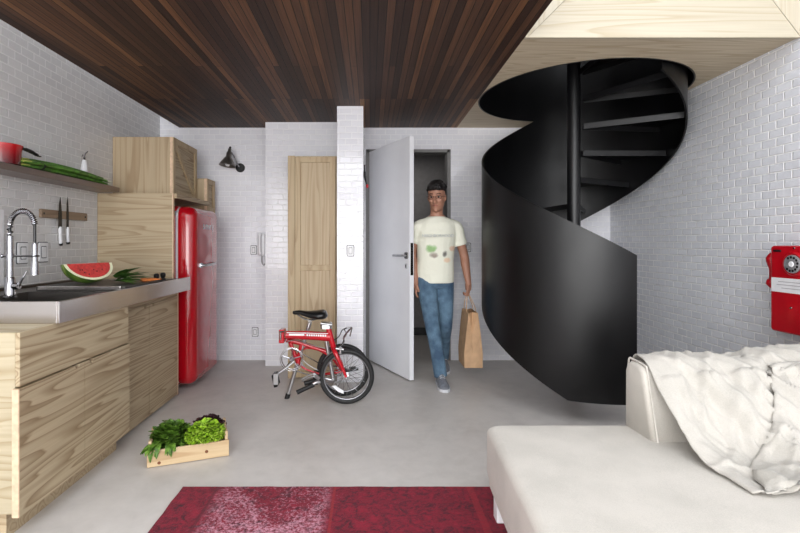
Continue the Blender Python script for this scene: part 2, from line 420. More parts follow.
# ------------------------------------------------------------ spiral staircase
zb = lambda t: max(.155, -.075+.0070*t)
zt = lambda t: 1.12+.0070*t
st = thing('spiral_staircase', 'black steel spiral staircase wrapped in a curved solid guard, rising through the plywood opening', 'staircase', (CX, CY, 0))
def cyl(t, r, z):
    a = math.radians(-85-t); return (CX+r*math.cos(a), CY+r*math.sin(a), z)
bm = NB(); rings = []
T1 = 345
for i in range(0, T1+1, 3):
    t = float(i)
    b0, t0 = zb(t), zt(t)
    rings.append([cyl(t, R, b0), cyl(t, R, t0), cyl(t, R-.012, t0), cyl(t, R-.012, b0)])
loft(bm, rings); part('guard_panel', bm, STAIR, st, smooth=True)
bm = NB(); tube(bm, [(CX-.02, CY, 0), (CX-.02, CY, 3.9)], .05, 28); part('center_pole', bm, TREAD, st, smooth=True)
bm = NB(); lathe(bm, [(.14, 0), (.14, .012), (.055, .012)], (CX-.02, CY, 0)); part('base_plate', bm, STAIR, st)
proto = None
for kk in range(-8, 4):
    z = 1.945+.21*kk; t0 = 275+30*kk
    if z > 2.7: break
    bm = NB()
    # tread covers angles t0-36 .. t0 (t0 = the back edge)
    up, lo = [], []
    n = 8
    top = [cyl(t0-36*i/n, R-.015, z) for i in range(n+1)]; inn = [cyl(t0-36*i/n, .055, z) for i in range(n+1)]
    ring = top+list(reversed(inn))
    vt = [bm.verts.new(p) for p in ring]; vb = [bm.verts.new((p[0], p[1], z-.006)) for p in ring]
    bm.faces.new(vt); bm.faces.new(list(reversed(vb)))
    for i in range(len(vt)): bm.faces.new((vt[i], vb[i], vb[(i+1) % len(vt)], vt[(i+1) % len(vt)]))
    tr = part('tread', bm, STAIR, st)
    for tt in (t0, t0-36):
        bm = NB(); aa = math.radians(-85-tt); dx, dy = math.cos(aa), math.sin(aa); px, py = -dy*.003, dx*.003
        p0 = (CX+dx*.055, CY+dy*.055); p1 = (CX+dx*(R-.02), CY+dy*(R-.02))
        hexa(bm, [(p0[0]-px, p0[1]-py, z-.045), (p1[0]-px, p1[1]-py, z-.045), (p1[0]+px, p1[1]+py, z-.045), (p0[0]+px, p0[1]+py, z-.045),
                  (p0[0]-px, p0[1]-py, z-.006), (p1[0]-px, p1[1]-py, z-.006), (p1[0]+px, p1[1]+py, z-.006), (p0[0]+px, p0[1]+py, z-.006)])
        part('lip', bm, TREAD, tr)
# black sheet lining the opening and guarding it upstairs
bm = NB(); rings = []
for i in range(97):
    a = 2*PI*i/96
    rings.append([(HX+RHL*math.cos(a), CY+RHL*math.sin(a), ZC-.002), (HX+RHL*math.cos(a), CY+RHL*math.sin(a), 3.45), (HX+(RHL-.01)*math.cos(a), CY+(RHL-.01)*math.sin(a), 3.45), (HX+(RHL-.01)*math.cos(a), CY+(RHL-.01)*math.sin(a), ZC-.002)])
loft(bm, rings[:-1], closed=True); part('opening_liner', bm, STAIR, st, smooth=True)
# ------------------------------------------------------------ kitchen
K = 'kitchen cabinet'
cab = thing('base_cabinet', 'nearer pine base cabinet under the worktop, wide drawer over two doors', 'cabinet', (-1.78, 2.28, 0))
CY0, CY1 = 1.862, 2.698
bm = NB(); box(bm, -2.145, -1.425, CY0, CY0+.018, .11, .84); part('end_panel', bm, PINE_XL, cab)
bm = NB(); box(bm, -2.145, -1.425, CY1-.018, CY1, .11, .84); box(bm, -2.145, -1.425, CY0+.018, CY1-.018, .11, .128); box(bm, -2.145, -2.127, CY0+.018, CY1-.018, .128, .84)
part('carcass', bm, PINE_X, cab)
bm = NB(); box(bm, -2.145, -1.425, CY0+.018, 2.10, .822, .84); part('top_board', bm, PINE_XL, cab)
bm = NB(); box(bm, -1.425, -1.405, CY0, CY1, .622, .84, .0015, 1); part('drawer', bm, PINE_Y, cab)
def front_door(y0, y1, z0, z1, x0, x1, notch_side, mat, parent):
    """door with a finger notch cut in its top edge near the meeting stile"""
    bm = NB()
    yn = y1-.055 if notch_side > 0 else y0+.055
    pts = [(y0, z0), (y1, z0), (y1, z1)]
    seg = [(yn+.018*math.cos(a), z1-.02*math.sin(a)) for a in [PI*k/8 for k in range(9)]]
    pts += seg+[(y0, z1)]
    a = [bm.verts.new((x1, p[0], p[1])) for p in pts]; b = [bm.verts.new((x0, p[0], p[1])) for p in pts]
    bm.faces.new(a); bm.faces.new(list(reversed(b)))
    for i in range(len(a)): bm.faces.new((a[i], b[i], b[(i+1) % len(a)], a[(i+1) % len(a)]))
    bmesh.ops.triangulate(bm, faces=[f for f in bm.faces if len(f.verts) > 4])
    return part('door', bm, mat, parent)
PINE_Y3 = pine('pine_door', 'Y', (198, 181, 150), (132, 108, 77), 11, 7)
front_door(1.852, 2.273, .105, .616, -1.425, -1.398, 1, PINE_Y3, cab)
front_door(2.277, CY1, .105, .616, -1.425, -1.398, -1, PINE_Y3, cab)
bm = NB(); box(bm, -1.425, -1.3985, 1.846, 1.852, .105, .616); part('edge_strip', bm, PINE_EDGE, cab)
bm = NB(); box(bm, -2.14, -1.475, CY0+.02, CY1, 0, .11); part('kickboard', bm, PINE_X, cab)
cab2 = thing('base_cabinet', 'pine base cabinet under the steel worktop beside the red fridge, with two tall doors', 'cabinet', (-1.82, 3.18, 0))
bm = NB(); box(bm, -2.145, -1.53, 2.702, 2.72, .012, .84); box(bm, -2.145, -1.53, 3.625, 3.643, .012, .84); box(bm, -2.145, -1.53, 2.72, 3.625, .012, .03); part('carcass', bm, PINE_X, cab2)
bm = NB(); box(bm, -2.14, -1.56, 2.72, 3.64, 0, .012); part('plinth', bm, BLACKG, cab2)
bm = NB(); box(bm, -1.53, -1.508, 3.629, 3.651, .012, .84); part('edge_strip', bm, PINE_EDGE, cab2)
bm = NB(); box(bm, -1.53, -1.508, 2.70, 3.629, .785, .84); part('top_rail', bm, PINE_Y2, cab2)
front_door(2.702, 3.163, .02, .782, -1.53, -1.506, 1, PINE_Y2, cab2)
front_door(3.167, 3.628, .02, .782, -1.53, -1.506, -1, PINE_Y2, cab2)
# steel worktop with a sink well
wt = thing('worktop', 'long stainless steel worktop with deep front edge and inset sink', 'worktop', (-1.76, 2.8, .84))
WX, WY0, WY1 = -1.38, 2.06, 3.56
bm = NB(); box(bm, WX-.012, WX, WY0, WY1, .841, .94, .002, 1); part('front_edge', bm, STEEL, wt)
bm = NB(); box(bm, XL+.002, WX-.012, WY0, WY0+.012, .841, .94, .002, 1); part('end_edge', bm, STEEL, wt)
bm = NB()
sx0, sx1, sy0, sy1 = -1.93, -1.47, 2.16, 2.62
zz0, zz1 = .905, .925
box(bm, XL+.002, WX-.012, WY0+.012, sy0, zz0, zz1); box(bm, XL+.002, WX-.012, sy1, WY1, zz0, zz1)
box(bm, XL+.002, sx0, sy0, sy1, zz0, zz1); box(bm, sx1, WX-.012, sy0, sy1, zz0, zz1)
box(bm, -1.40, WX-.012, WY0+.012, WY1, .925, .9395); box(bm, XL+.002, XL+.05, WY0+.012, WY1, .925, .9395)
part('deck', bm, STEEL_D, wt)
bm = NB()
box(bm, sx0, sx1, sy0, sy1, .762, .768); box(bm, sx0-.004, sx0, sy0, sy1, .762, .905); box(bm, sx1, sx1+.004, sy0, sy1, .762, .905); box(bm, sx0, sx1, sy0-.004, sy0, .762, .905); box(bm, sx0, sx1, sy1, sy1+.004, .762, .905)
sink = part('sink_basin', bm, STEEL_D, wt)
bm = NB(); lathe(bm, [(.04, 0), (.04, .004), (.012, .006)], (-1.7, 2.39, .768)); part('drain', bm, CHROME, sink)
bm = NB(); box(bm, -1.95, -1.47, 3.17, 3.52, .925, .932, .002, 1); hob = part('hob_plate', bm, BLACKG, wt, label='black glass hob plate')
for yy in (3.26, 3.36):
    bm = NB(); lathe(bm, [(.020, 0), (.020, .012), (.012, .016), (.019, .028), (.019, .046), (.010, .054)], (-1.50, yy, .932), seg=20); part('knob', bm, BLACKG, hob, smooth=True)
for xx, yy, rr in ((-1.82, 3.26, .07), (-1.82, 3.43, .05), (-1.64, 3.44, .06)):
    bm = NB(); torus(bm, (xx, yy, .933), (0, 0, 1), rr, .003, 32, 6); part('ring', bm, GREYP, hob)
# fridge surround: side panel, rail and upper boxes
bm = NB(); box(bm, XL+.002, -1.558, 3.654, 3.676, .002, 1.592, .001, 1)
sp_ = thing('tall_side_panel', 'tall pine panel with horizontal grain between the worktop and the red fridge', 'panel', (-1.84, 3.665, 0))
part('board', bm, PINE_X, sp_); bm = NB(); box(bm, -1.558, -1.550, 3.653, 3.677, .002, 1.592); part('edge_strip', bm, PINE_EDGE, sp_)
bm = NB(); box(bm, XL+.002, -1.53, 3.677, 4.418, 1.555, 1.592, .001, 1); part('top_rail', bm, PINE_Y2, sp_)
def wall_cab(label, x1, y0, y1, z0, z1, diag):
    t = thing('wall_cabinet', label, 'cabinet', ((XL+x1)/2, (y0+y1)/2, z0))
    bm = NB(); box(bm, XL+.003, x1-.03, y0, y1, z0, z1, .001, 1); part('carcass', bm, PINE_Z, t)
    bm = NB(); box(bm, x1-.03, x1-.006, y0+.0, y0+.008, z0, z1); part('edge_strip', bm, PINE_EDGE, t)
    s = .045
    bm = NB(); box(bm, x1-.029, x1-.014, y0+.009, y1-.001, z0+.002, z1-.002)
    d = part('door', bm, PINE_Y2, t)
    bm = NB()
    box(bm, x1-.014, x1, y0+.009, y0+s, z0, z1); box(bm, x1-.014, x1, y1-s, y1, z0, z1)
    box(bm, x1-.014, x1, y0+s, y1-s, z0, z0+s); box(bm, x1-.014, x1, y0+s, y1-s, z1-s, z1)
    part('door_frame', bm, PINE_F, d)
    if diag:
        bm = NB(); a = Vector((0, y0+s-.01, z1-s+.01)); b = Vector((0, y1-s+.01, z0+s-.01)); dd = (b-a).normalized(); nn = Vector((0, -dd.z, dd.y))*.022
        P = [a-nn, b-nn, b+nn, a+nn]
        hexa(bm, [(x1-.0135, p.y, p.z) for p in P]+[(x1-.001, p.y, p.z) for p in P]); part('brace', bm, PINE_F, d)
    return t
wall_cab('pine wall box over the fridge, its door crossed by a diagonal brace', -1.64, 3.87, 4.40, 1.594, 2.085, True)
wall_cab('low narrow pine wall box hung behind the braced one, just above the fridge', -1.55, 4.422, 4.645, 1.50, 1.815, False)
# fridge
fr = thing('refrigerator', 'glossy red retro refrigerator with rounded corners and a chrome handle', 'refrigerator', (-1.75, 4.04, 0))
fy0, fy1 = 3.735, 4.345
bm = NB(); slab(bm, FX, fy0+.005, fy1-.005, .03, 1.505, -2.10, -1.570, .08, .008); part('body', bm, RED, fr, smooth=True)
bm = NB(); slab(bm, FX, fy0+.012, fy1-.012, .05, 1.49, -1.570, -1.548, .075, .002); part('gasket', bm, WHITEP, fr, smooth=True, label='white door gasket')
bm = NB(); slab(bm, FX, fy0, fy1, .04, 1.50, -1.548, -1.415, .085, .075, .006, 10); fd = part('door', bm, RED, fr, smooth='all')
bm = NB(); tube(bm, smoothpath([(-1.42, 3.86, 1.015), (-1.385, 3.865, 1.015), (-1.372, 3.90, 1.015), (-1.372, 4.12, 1.015), (-1.385, 4.155, 1.015), (-1.42, 4.16, 1.015)], 4), [.014]*4+[.011]*13+[.014]*4, 10); h = part('handle', bm, CHROME, fd, smooth=True)
bm = NB(); box(bm, -1.418, -1.40, 3.84, 3.885, .995, 1.035, .006, 2); part('handle_mount', bm, CHROME, h)
for i, zz in enumerate((.075, 1.44)):
    bm = NB(); tube(bm, [(-1.585, fy0+.035, zz-.02), (-1.585, fy0+.035, zz+.02)], .010, 10)
    box(bm, -1.60, -1.56, fy0-.006, fy0+.02, zz-.018, zz+.018, .002, 1); part('hinge', bm, CHROME, fr)
for xx in (-2.02, -1.65):
    for yy in (3.80, 4.28):
        bm = NB(); lathe(bm, [(.02, 0), (.02, .032)], (xx, yy, 0), seg=12); part('foot', bm, BLACK, fr)
def text(name, body, size, mat, loc, rot, parent=None, ext=.002, sx=1):
    cu = bpy.data.curves.new(name, 'FONT'); cu.body = body; cu.size = size; cu.extrude = ext; cu.align_x = 'CENTER'; cu.align_y = 'CENTER'
    o = bpy.data.objects.new(name, cu); COL.objects.link(o); bpy.context.view_layer.update()
    dg = bpy.context.evaluated_depsgraph_get(); me = bpy.data.meshes.new_from_object(o.evaluated_get(dg)); bpy.data.objects.remove(o)
    m = bpy.data.objects.new(name, me); COL.objects.link(m); me.materials.clear(); me.materials.append(mat)
    m.rotation_euler = rot; m.scale = (sx, 1, 1)
    if parent is not None:
        m.parent = parent; m.location = Vector(loc)-wpos(parent)
    else: m.location = loc
    return m
for i, ch in enumerate('smeg'): text('letter', ch, .090, CHROME, (-1.4135, 3.945+.075*i, 1.345), (PI/2, 0, PI/2), fd, .002, 1.15)
# shelf
bm = NB(); box(bm, XL+.002, -1.968, .9, 3.648, 1.597, 1.635, .002, 1)
single('wall_shelf', bm, SHELFM, 'long brushed steel shelf on the left wall holding a pot and onions', 'shelf')
# red pot
t = thing('saucepan', 'red enamel pot with a black handle at the near end of the shelf', 'pot', (-2.05, 2.60, 1.635))
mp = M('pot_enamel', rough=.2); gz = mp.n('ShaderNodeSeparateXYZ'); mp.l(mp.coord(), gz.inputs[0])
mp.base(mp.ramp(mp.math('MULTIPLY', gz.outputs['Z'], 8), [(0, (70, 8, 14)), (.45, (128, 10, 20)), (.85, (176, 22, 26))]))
PC = (-2.055, 2.60, 1.636)
bm = NB(); lathe(bm, [(.072, 0), (.080, .006), (.086, .09), (.092, .108), (.092, .114), (.084, .112), (.079, .09), (.074, .012), (0, .010)], PC, seg=40); part('bowl', bm, mp.m, t, smooth=True)
bm = NB(); tube(bm, smoothpath([(-1.985, 2.635, 1.737), (-1.975, 2.66, 1.736), (-1.968, 2.70, 1.729), (-1.965, 2.745, 1.716)], 4), [.012]*4+[.017]*5+[.014]*3+[.008], 10, flat=.6); hd = part('handle', bm, BLACKG, t, smooth=True)
bm = NB(); torus(bm, (-1.965, 2.757, 1.714), (0, 0, 1), .009, .003, 16, 6); part('ring', bm, CHROME, hd)
# spring onions
GREEN = plain('onion_green', (74, 118, 42), .45, 0, .3, 25); GREENL = plain('onion_pale', (178, 186, 92), .5, 0, .15, 25)
BULB = plain('onion_white', (226, 228, 214), .4, 0, .04)
for i in range(11):
    j, k = i % 4, i//4
    x = -2.062+.022*j+.011*(k % 2); z = 1.648+.0195*k
    y0, y1 = 2.655+random.uniform(-.02, .02), 3.53+random.uniform(-.03, .03)
    mid = [(x+.012*math.sin(q*3+i)*(1-abs(q-.5)), y0+(y1-y0)*q, z+.010*math.sin(PI*q)*(1+.3*k)) for q in [s/9 for s in range(10)]]
    bm = NB(); tube(bm, mid, [.007, .010, .011, .0115, .0115, .011, .010, .009, .008, .0065], 8)
    o = single('spring_onion', bm, GREEN, 'green spring onion in the banded bunch lying on the shelf', 'spring onion', 'spring onions bunched on the shelf', True)
    bm = NB(); tube(bm, [mid[0], (Vector(mid[0])+Vector(mid[1]))/2+Vector((0, .01, .002)), Vector(mid[1])*.9+Vector(mid[2])*.1], [.0072, .0088, .0088], 8); part('pale_stalk', bm, GREENL, o, True)
    e = Vector(mid[-1]); bm = NB(); tube(bm, [e+Vector((0, -.005, 0)), e+Vector((0, .02, .001)), e+Vector((0, .05, .003)), e+Vector((0, .058, .003))], [.007, .0078, .006, .002], 8); part('white_tip', bm, BULB, o, True)
bm = NB()
rings = []
for q in range(24):
    a = 2*PI*q/24; cx, cz = -2.026, 1.666
    rr = (.060*math.cos(a), .030*math.sin(a))
    rings.append([(cx+rr[0], 2.80, cz+rr[1]), (cx+rr[0], 2.815, cz+rr[1]), (cx+rr[0]*1.04, 2.815, cz+rr[1]*1.05), (cx+rr[0]*1.04, 2.80, cz+rr[1]*1.05)])
loft(bm, rings, closed=True); single('rubber_band', bm, BLACK, 'dark band tied around the bunch of green onions', 'band')
# oil bottle
t = thing('oil_bottle', 'small white bottle with a metal pourer, at the far end of the shelf', 'bottle', (-2.118, 3.44, 1.635))
bm = NB(); lathe(bm, [(.024, 0), (.026, .01), (.024, .12), (.016, .165), (.012, .18)], (-2.118, 3.44, 1.636)); part('body', bm, WHITEP, t, smooth=True)
bm = NB(); tube(bm, [(-2.118, 3.44, 1.815), (-2.118, 3.44, 1.845), (-2.118, 3.455, 1.868), (-2.114, 3.475, 1.885)], [.010, .006, .005, .004], 8)
tube(bm, [(-2.118, 3.44, 1.84), (-2.118, 3.42, 1.85), (-2.118, 3.41, 1.83)], .003, 6); part('pourer', bm, CHROME, t, smooth=True)
# knife rack
bm = NB(); box(bm, XL+.001, XL+.018, 3.01, 3.50, 1.366, 1.422, .002, 1)
t = thing('knife_rack', 'wooden magnetic knife rack on the white tiled wall', 'knife rack', (XL+.01, 3.25, 1.366)); part('bar', bm, pine('rack_wood', 'Y', (158, 136, 114), (128, 106, 86), 8, 20), t)
for yy in (3.035, 3.475):
    bm = NB(); lathe(bm, [(.007, 0), (.007, .002)], (XL+.018, yy, 1.394), (1, 0, 0), 12); part('screw', bm, BLACK, t)
def knife(y, z0, z1, hz, label, wid):
    x = XL+.022
    t = thing('kitchen_knife', label, 'knife', (x, y, z0), )
    bm = NB(); poly = [(y-wid/2, hz), (y+wid/2, hz), (y+wid/2*.95, hz+(z1-hz)*.5), (y+wid*.2, z1-.03), (y+wid*.05, z1), (y-wid*.35, z1-.05)]
    a = [bm.verts.new((x-.001, p[0], p[1])) for p in poly]; b = [bm.verts.new((x+.001, p[0], p[1])) for p in poly]
    bm.faces.new(a); bm.faces.new(list(reversed(b)))
    for i in range(len(a)): bm.faces.new((a[i], b[i], b[(i+1) % len(a)], a[(i+1) % len(a)]))
    part('blade', bm, BLACKG, t)
    bm = NB(); tube(bm, [(x, y, hz+.012), (x, y, hz), (x, y+.001, hz-.05), (x, y+.004, z0+.025), (x, y+.008, z0)], [.009, .012, .011, .012, .008], 10, flat=1); hh = part('handle', bm, WHITEP, t, smooth=True, label='white handle')
    bm = NB(); tube(bm, [(x, y+.006, z0+.012), (x, y+.009, z0-.003)], [.0135, .010], 10); part('butt', bm, BLACKG, hh, smooth=True)
knife(3.187, 1.185, 1.515, 1.300, 'broad black knife with white handle, the left of two on the rack', .036)
knife(3.265, 1.195, 1.525, 1.300, 'slim black knife with white handle, the right of two on the rack', .026)
# outlets & switches
def plate(label, f, u, v, wd, ht, w0, sgn, inset=True, cat='switch', name='light_switch', group=None):
    c = f(u, v-ht/2, w0); t = thing(name, label, cat, c, group)
    bm = NB(); slab(bm, f, u-wd/2-.005, u+wd/2+.005, v-ht/2-.005, v+ht/2+.005, w0, w0+sgn*.003, .008, .001); part('surround', bm, OUTL, t)
    bm = NB(); slab(bm, f, u-wd/2, u+wd/2, v-ht/2, v+ht/2, w0+sgn*.003, w0+sgn*.009, .008, .002); p = part('cover', bm, WHITEP, t)
    if inset:
        bm = NB(); slab(bm, f, u-wd*.28, u+wd*.28, v-ht*.32, v+ht*.32, w0+sgn*.009, w0+sgn*.010, .004, .0005); q = part('rocker', bm, OUTL, p)
        bm = NB(); slab(bm, f, u-wd*.22, u+wd*.22, v-ht*.28, v+ht*.28, w0+sgn*.010, w0+sgn*.0125, .004, .0005); part('button', bm, WHITEP, p)
plate('white outlet plate on the left wall behind the spring tap', FX, 2.865, 1.138, .085, .125, XL+.001, 1, cat='outlet', name='wall_outlet')
plate('white outlet plate on the left wall between the tap and knives', FX, 3.045, 1.140, .085, .125, XL+.001, 1, cat='outlet', name='wall_outlet')
plate('small white switch plate on the back wall beside the handset', FY, -1.19, 1.128, .055, .085, YB-.001, -1)
plate('low white outlet plate on the back wall near the floor', FY, -1.175, .29, .055, .085, YB-.001, -1, cat='outlet', name='wall_outlet')
plate('white switch plate on the front of the tiled pillar', FY, -.168, 1.133, .055, .09, 3.999, -1)
plate('white switch plate between the doorway and the black staircase', FY, 1.0, 1.155, .055, .085, YB-.001, -1)
# white wall box left of the tap
bm = NB(); slab(bm, FX, 2.12, 2.70, .95, 1.395, XL+.001, XL+.022, .01, .004); single('wall_box', bm, WHITEP, 'flat white panel on the wall behind the tap', 'panel')
# faucet
t = thing('kitchen_tap', 'chrome spring kitchen tap with pull-down spray over the sink', 'tap', (-1.80, 2.30, .925))
fx, fy = -1.80, 2.32
bm = NB(); lathe(bm, [(.030, 0), (.030, .006), (.024, .010), (.022, .10), (.018, .105)], (fx, fy, .925)); part('base', bm, CHROME, t, smooth=True)
bm = NB(); tube(bm, [(fx, fy, 1.03), (fx, fy, 1.235)], .0145, 16); part('column', bm, CHROME, t, smooth=True)
arc = [(fx, fy, 1.235)]+[(fx+.062-.062*math.cos(a), fy, 1.285+.075*math.sin(a)) for a in [PI*q/12 for q in range(13)]]+[(fx+.124, fy, 1.235), (fx+.124, fy, 1.15)]
arc = smoothpath(arc, 3)
bm = NB(); tube(bm, arc, .0065, 10); part('hose', bm, BLACKG, t, smooth=True)
bm = NB(); dense = smoothpath(arc[:-6], 2); n = len(dense); coil = []
turns = 26
for i in range(turns*8):
    q = i/(turns*8)*(n-2); k0 = int(q); p = Vector(dense[k0]).lerp(Vector(dense[k0+1]), q-k0); d = (Vector(dense[k0+1])-Vector(dense[k0])).normalized()
    s1 = Vector((0, 1, 0)); s2 = d.cross(s1).normalized(); a = 2*PI*i/8
    coil.append(p+(s1*math.cos(a)+s2*math.sin(a))*.0115)
tube(bm, coil, .0034, 6); part('spring', bm, CHROME, t, smooth=True)
bm = NB(); lathe(bm, [(.010, .16), (.013, .15), (.0135, .07), (.017, .05), (.018, 0)], (fx+.124, fy, 1.04), seg=18); part('spray_head', bm, CHROME, t, smooth=True)
bm = NB(); tube(bm, [(fx-.035, fy, 1.135), (fx+.115, fy, 1.135)], .005, 8); torus(bm, (fx+.124, fy, 1.135), (0, 0, 1), .018, .004, 20, 6); lathe(bm, [(.017, -.012), (.017, .012)], (fx, fy, 1.135)); ball(bm, (fx-.04, fy, 1.135), .010, 2); part('holder_arm', bm, CHROME, t, smooth=True)
bm = NB(); tube(bm, [(fx, fy, .985), (fx+.045, fy, .985)], .017, 14); tube(bm, [(fx+.042, fy, .985), (fx+.055, fy+.0, 1.01), (fx+.085, fy, 1.06)], [.008, .006, .004], 8); part('lever', bm, CHROME, t, smooth=True)
# cutting board + melon + veg
t = thing('cutting_board', 'dark cutting board with a steel rim lying on the worktop', 'cutting board', (-1.70, 2.78, .926))
bm = NB(); slab(bm, FZ, -1.92, -1.405, 2.66, 3.12, .926, .950, .012, .003); part('board', bm, plain('dark_board', (64, 60, 57), .5, 0, .15), t)
bm = NB(); box(bm, -1.90, -1.425, 2.650, 2.660, .930, .953, .003, 2); part('rim', bm, STEEL, t)
wm = thing('watermelon_wedge', 'cut wedge of watermelon with red flesh on the dark board', 'watermelon', (-1.72, 2.86, .951))
# quarter wedge: long axis a, cut face turned to the camera and tilted up
def melon_part(rs, name, mat, sh=0):
    bm = NB(); ax, rr = .150*rs, .122*rs; rings = []
    a0, a1 = math.radians(232), math.radians(356)
    for i in range(19):
        s = -1+2*i/18; rad = rr*math.sqrt(max(0, 1-(s*.995)**2))
        ring = [Vector((s*ax, 0, 0))]
        for j in range(13):
            a = a0+(a1-a0)*j/12; ring.append(Vector((s*ax, math.cos(a)*rad, math.sin(a)*rad)))
        rings.append(ring)
    loft(bm, rings); rot = Matrix.Rotation(math.radians(64), 4, 'Z')
    for v in bm.verts: v.co = rot @ v.co + Vector((-1.735, 2.86, .951+.122+sh))
    return part(name, bm, mat, wm, smooth=True)
mr = M('melon_rind', rough=.35); vv = mr.coord((14, 1, 1)); mr.base(mr.ramp(mr.noise(vv, 2.2, 3, .6, 1.2), [(.35, (52, 84, 30)), (.5, (92, 122, 44)), (.66, (148, 164, 78))]))
melon_part(1.0, 'rind', mr.m)
def cutface(rs, name, mat, off):
    bm = NB(); rings = []
    for i in range(25):
        s = -1+2*i/24; rad = .1285*rs*math.sqrt(max(0, 1-(s*.998)**2)); pts = []
        for a in (math.radians(200), ):
            d = Vector((0, math.cos(a), math.sin(a))); nrm = Vector((0, math.sin(a), -math.cos(a)))
        # face spans from the axis down along d
        pts = [Vector((s*.172*rs, 0, 0))+nrm*-off*0, Vector((s*.172*rs, 0, 0))+d*rad]
        rings.append(pts)
    return rings
cols = [('white_rim', 1.0, plain('melon_white', (232, 232, 196), .4, 0, .03), .000), ('flesh', .88, plain('melon_flesh', (196, 70, 66), .35, 0, .12, 60), .001)]
AF = math.radians(232)
def mface(rs, lift, ang, inward):
    """half ellipse laid on a cut face (ang) lifted off it"""
    bm = NB(); d = Vector((0, math.cos(ang), math.sin(ang))); nrm = Vector((0, -d.z, d.y))*inward
    v0 = []; v1 = []
    n = 30
    for i in range(n+1):
        th = PI*i/n; s = -math.cos(th); rad = .122*rs*math.sin(th)
        p = Vector((s*.150*rs, 0, 0))+d*rad
        v0.append(bm.verts.new(p)); v1.append(bm.verts.new(p+nrm*lift))
    bm.faces.new(v0); bm.faces.new(list(reversed(v1)))
    for i in range(n+1): bm.faces.new((v0[i], v1[i], v1[(i+1) % (n+1)], v0[(i+1) % (n+1)]))
    rot = Matrix.Rotation(math.radians(64), 4, 'Z')
    for v in bm.verts: v.co = rot @ v.co + Vector((-1.735, 2.86, .951+.122))
    return bm
for ang, inw in ((math.radians(232), 1), (math.radians(356), -1)):
    for nm, rs, mt, _ in cols:
        part(nm, mface(rs, -.0012 if nm == 'white_rim' else -.002, ang, inw), mt, wm)
for i in range(7):
    s = random.uniform(-.6, .7); q = random.uniform(.4, .75)*math.sqrt(1-s*s)*.122
    bm = NB(); ball(bm, (0, 0, 0), .004, 1, (1, .5, 1.5)); d = Vector((s*.15*.88, math.cos(AF)*q, math.sin(AF)*q+.002))
    rot = Matrix.Rotation(math.radians(64), 4, 'Z')
    for v in bm.verts: v.co = rot @ (v.co+d) + Vector((-1.735, 2.86, .951+.122)) + Vector((0, -.003, 0))
    part('seed', bm, BLACKG, wm)
def leaf(bm, base, direction, length, width, curl=.3, up=Vector((0, 0, 1)), ruffle=0, ph=0, nseg=5, side=2):
    d = Vector(direction).normalized(); s = d.cross(up)
    if s.length < .05: s = d.cross(Vector((1, 0, 0)))
    s.normalize(); nrm = s.cross(d).normalized(); rows = []
    for i in range(nseg+1):
        t = i/nseg; wdt = width*math.sin(PI*(.08+.87*t)**.8)
        c = Vector(base)+d*length*t-nrm*(curl*length*t*t)
        rows.append([bm.verts.new(c+s*wdt*(j/side)+nrm*(abs(j/side)*wdt*.25+ruffle*math.sin(ph+j*2.3+i*1.9)*abs(j/side))) for j in range(-side, side+1)])
    for a, b in zip(rows[:-1], rows[1:]):
        for j in range(len(a)-1): bm.faces.new((a[j], a[j+1], b[j+1], b[j]))
def leafmat(name, lo, mid, hi, scale=14):
    m = M(name, rough=.5); m.base(m.ramp(m.noise(m.coord(), scale, 4), [(.3, lo), (.5, mid), (.7, hi)])); m.b.inputs['Subsurface Weight'].default_value = 0
    return m.m
HERB = leafmat('herb_green', (40, 74, 24), (66, 108, 36), (100, 142, 58))
bm = NB()
for i in range(26):
    a = random.uniform(-.8, .9); leaf(bm, (-1.66+random.uniform(-.03, .04), 2.86+random.uniform(-.03, .04), .962+random.uniform(0, .035)), (math.cos(a), math.sin(a)*.5, random.uniform(.0, .55)), random.uniform(.08, .18), .024, .12)
bmesh.ops.translate(bm, verts=bm.verts, vec=(.09, .03, 0))
for v in bm.verts: v.co.z = max(v.co.z, .9515)
single('leaf_bunch', bm, HERB, 'small heap of green leaves on the board beside the watermelon', 'leaves', smooth='all')
CAR = plain('carrot_orange', (214, 124, 62), .5, 0, .1, 40)
for i, (x, y, a, lb) in enumerate(((-1.46, 2.97, .55, 'thin orange carrot on the board, the nearer to the worktop edge'), (-1.49, 3.01, .85, 'thin orange carrot on the board, the farther from the worktop edge'))):
    bm = NB(); d = Vector((math.cos(a)*.4, math.sin(a), 0)).normalized()
    tube(bm, [Vector((x, y, .961)), Vector((x, y, .961))+d*.01, Vector((x, y, .961))+d*.07, Vector((x, y, .961))+d*.135], [.005, .0105, .008, .002], 10)
    single('carrot', bm, CAR, lb, 'carrot', smooth=True)
# ------------------------------------------------------------ wall lamp
t = thing('wall_lamp', 'small chrome wall lamp with a black round mount, on the back wall', 'lamp', (-1.33, YB, 1.9))
bm = NB(); lathe(bm, [(.046, 0), (.046, .018), (.038, .026)], (-1.325, YB-.001, 1.968), (0, -1, 0)); part('mount', bm, BLACKG, t, smooth=True)
bm = NB(); tube(bm, smoothpath([(-1.325, YB-.025, 1.968), (-1.33, YB-.07, 1.985), (-1.36, YB-.10, 2.06), (-1.385, YB-.12, 2.11)], 4), .007, 8); part('arm', bm, CHROME, t, smooth=True)
bm = NB(); lathe(bm, [(.016, .175), (.018, .145), (.026, .135), (.028, .09), (.040, .075), (.068, .03), (.083, 0), (.080, 0), (.064, .03), (.036, .07), (.02, .08)], (-1.415, YB-.15, 1.965), (.12, .1, 1), 28); sh = part('lamp_shade', bm, plain('lamp_metal', (130, 126, 122), .38, .85, .08), t, smooth=True)
bm = NB(); ball(bm, (-1.412, YB-.148, 1.985), .026, 2); part('bulb', bm, WHITEP, sh, smooth=True)
bm = NB(); ball(bm, (-1.392, YB-.13, 2.15), .012, 2); part('knob', bm, BLACKG, t, smooth=True)
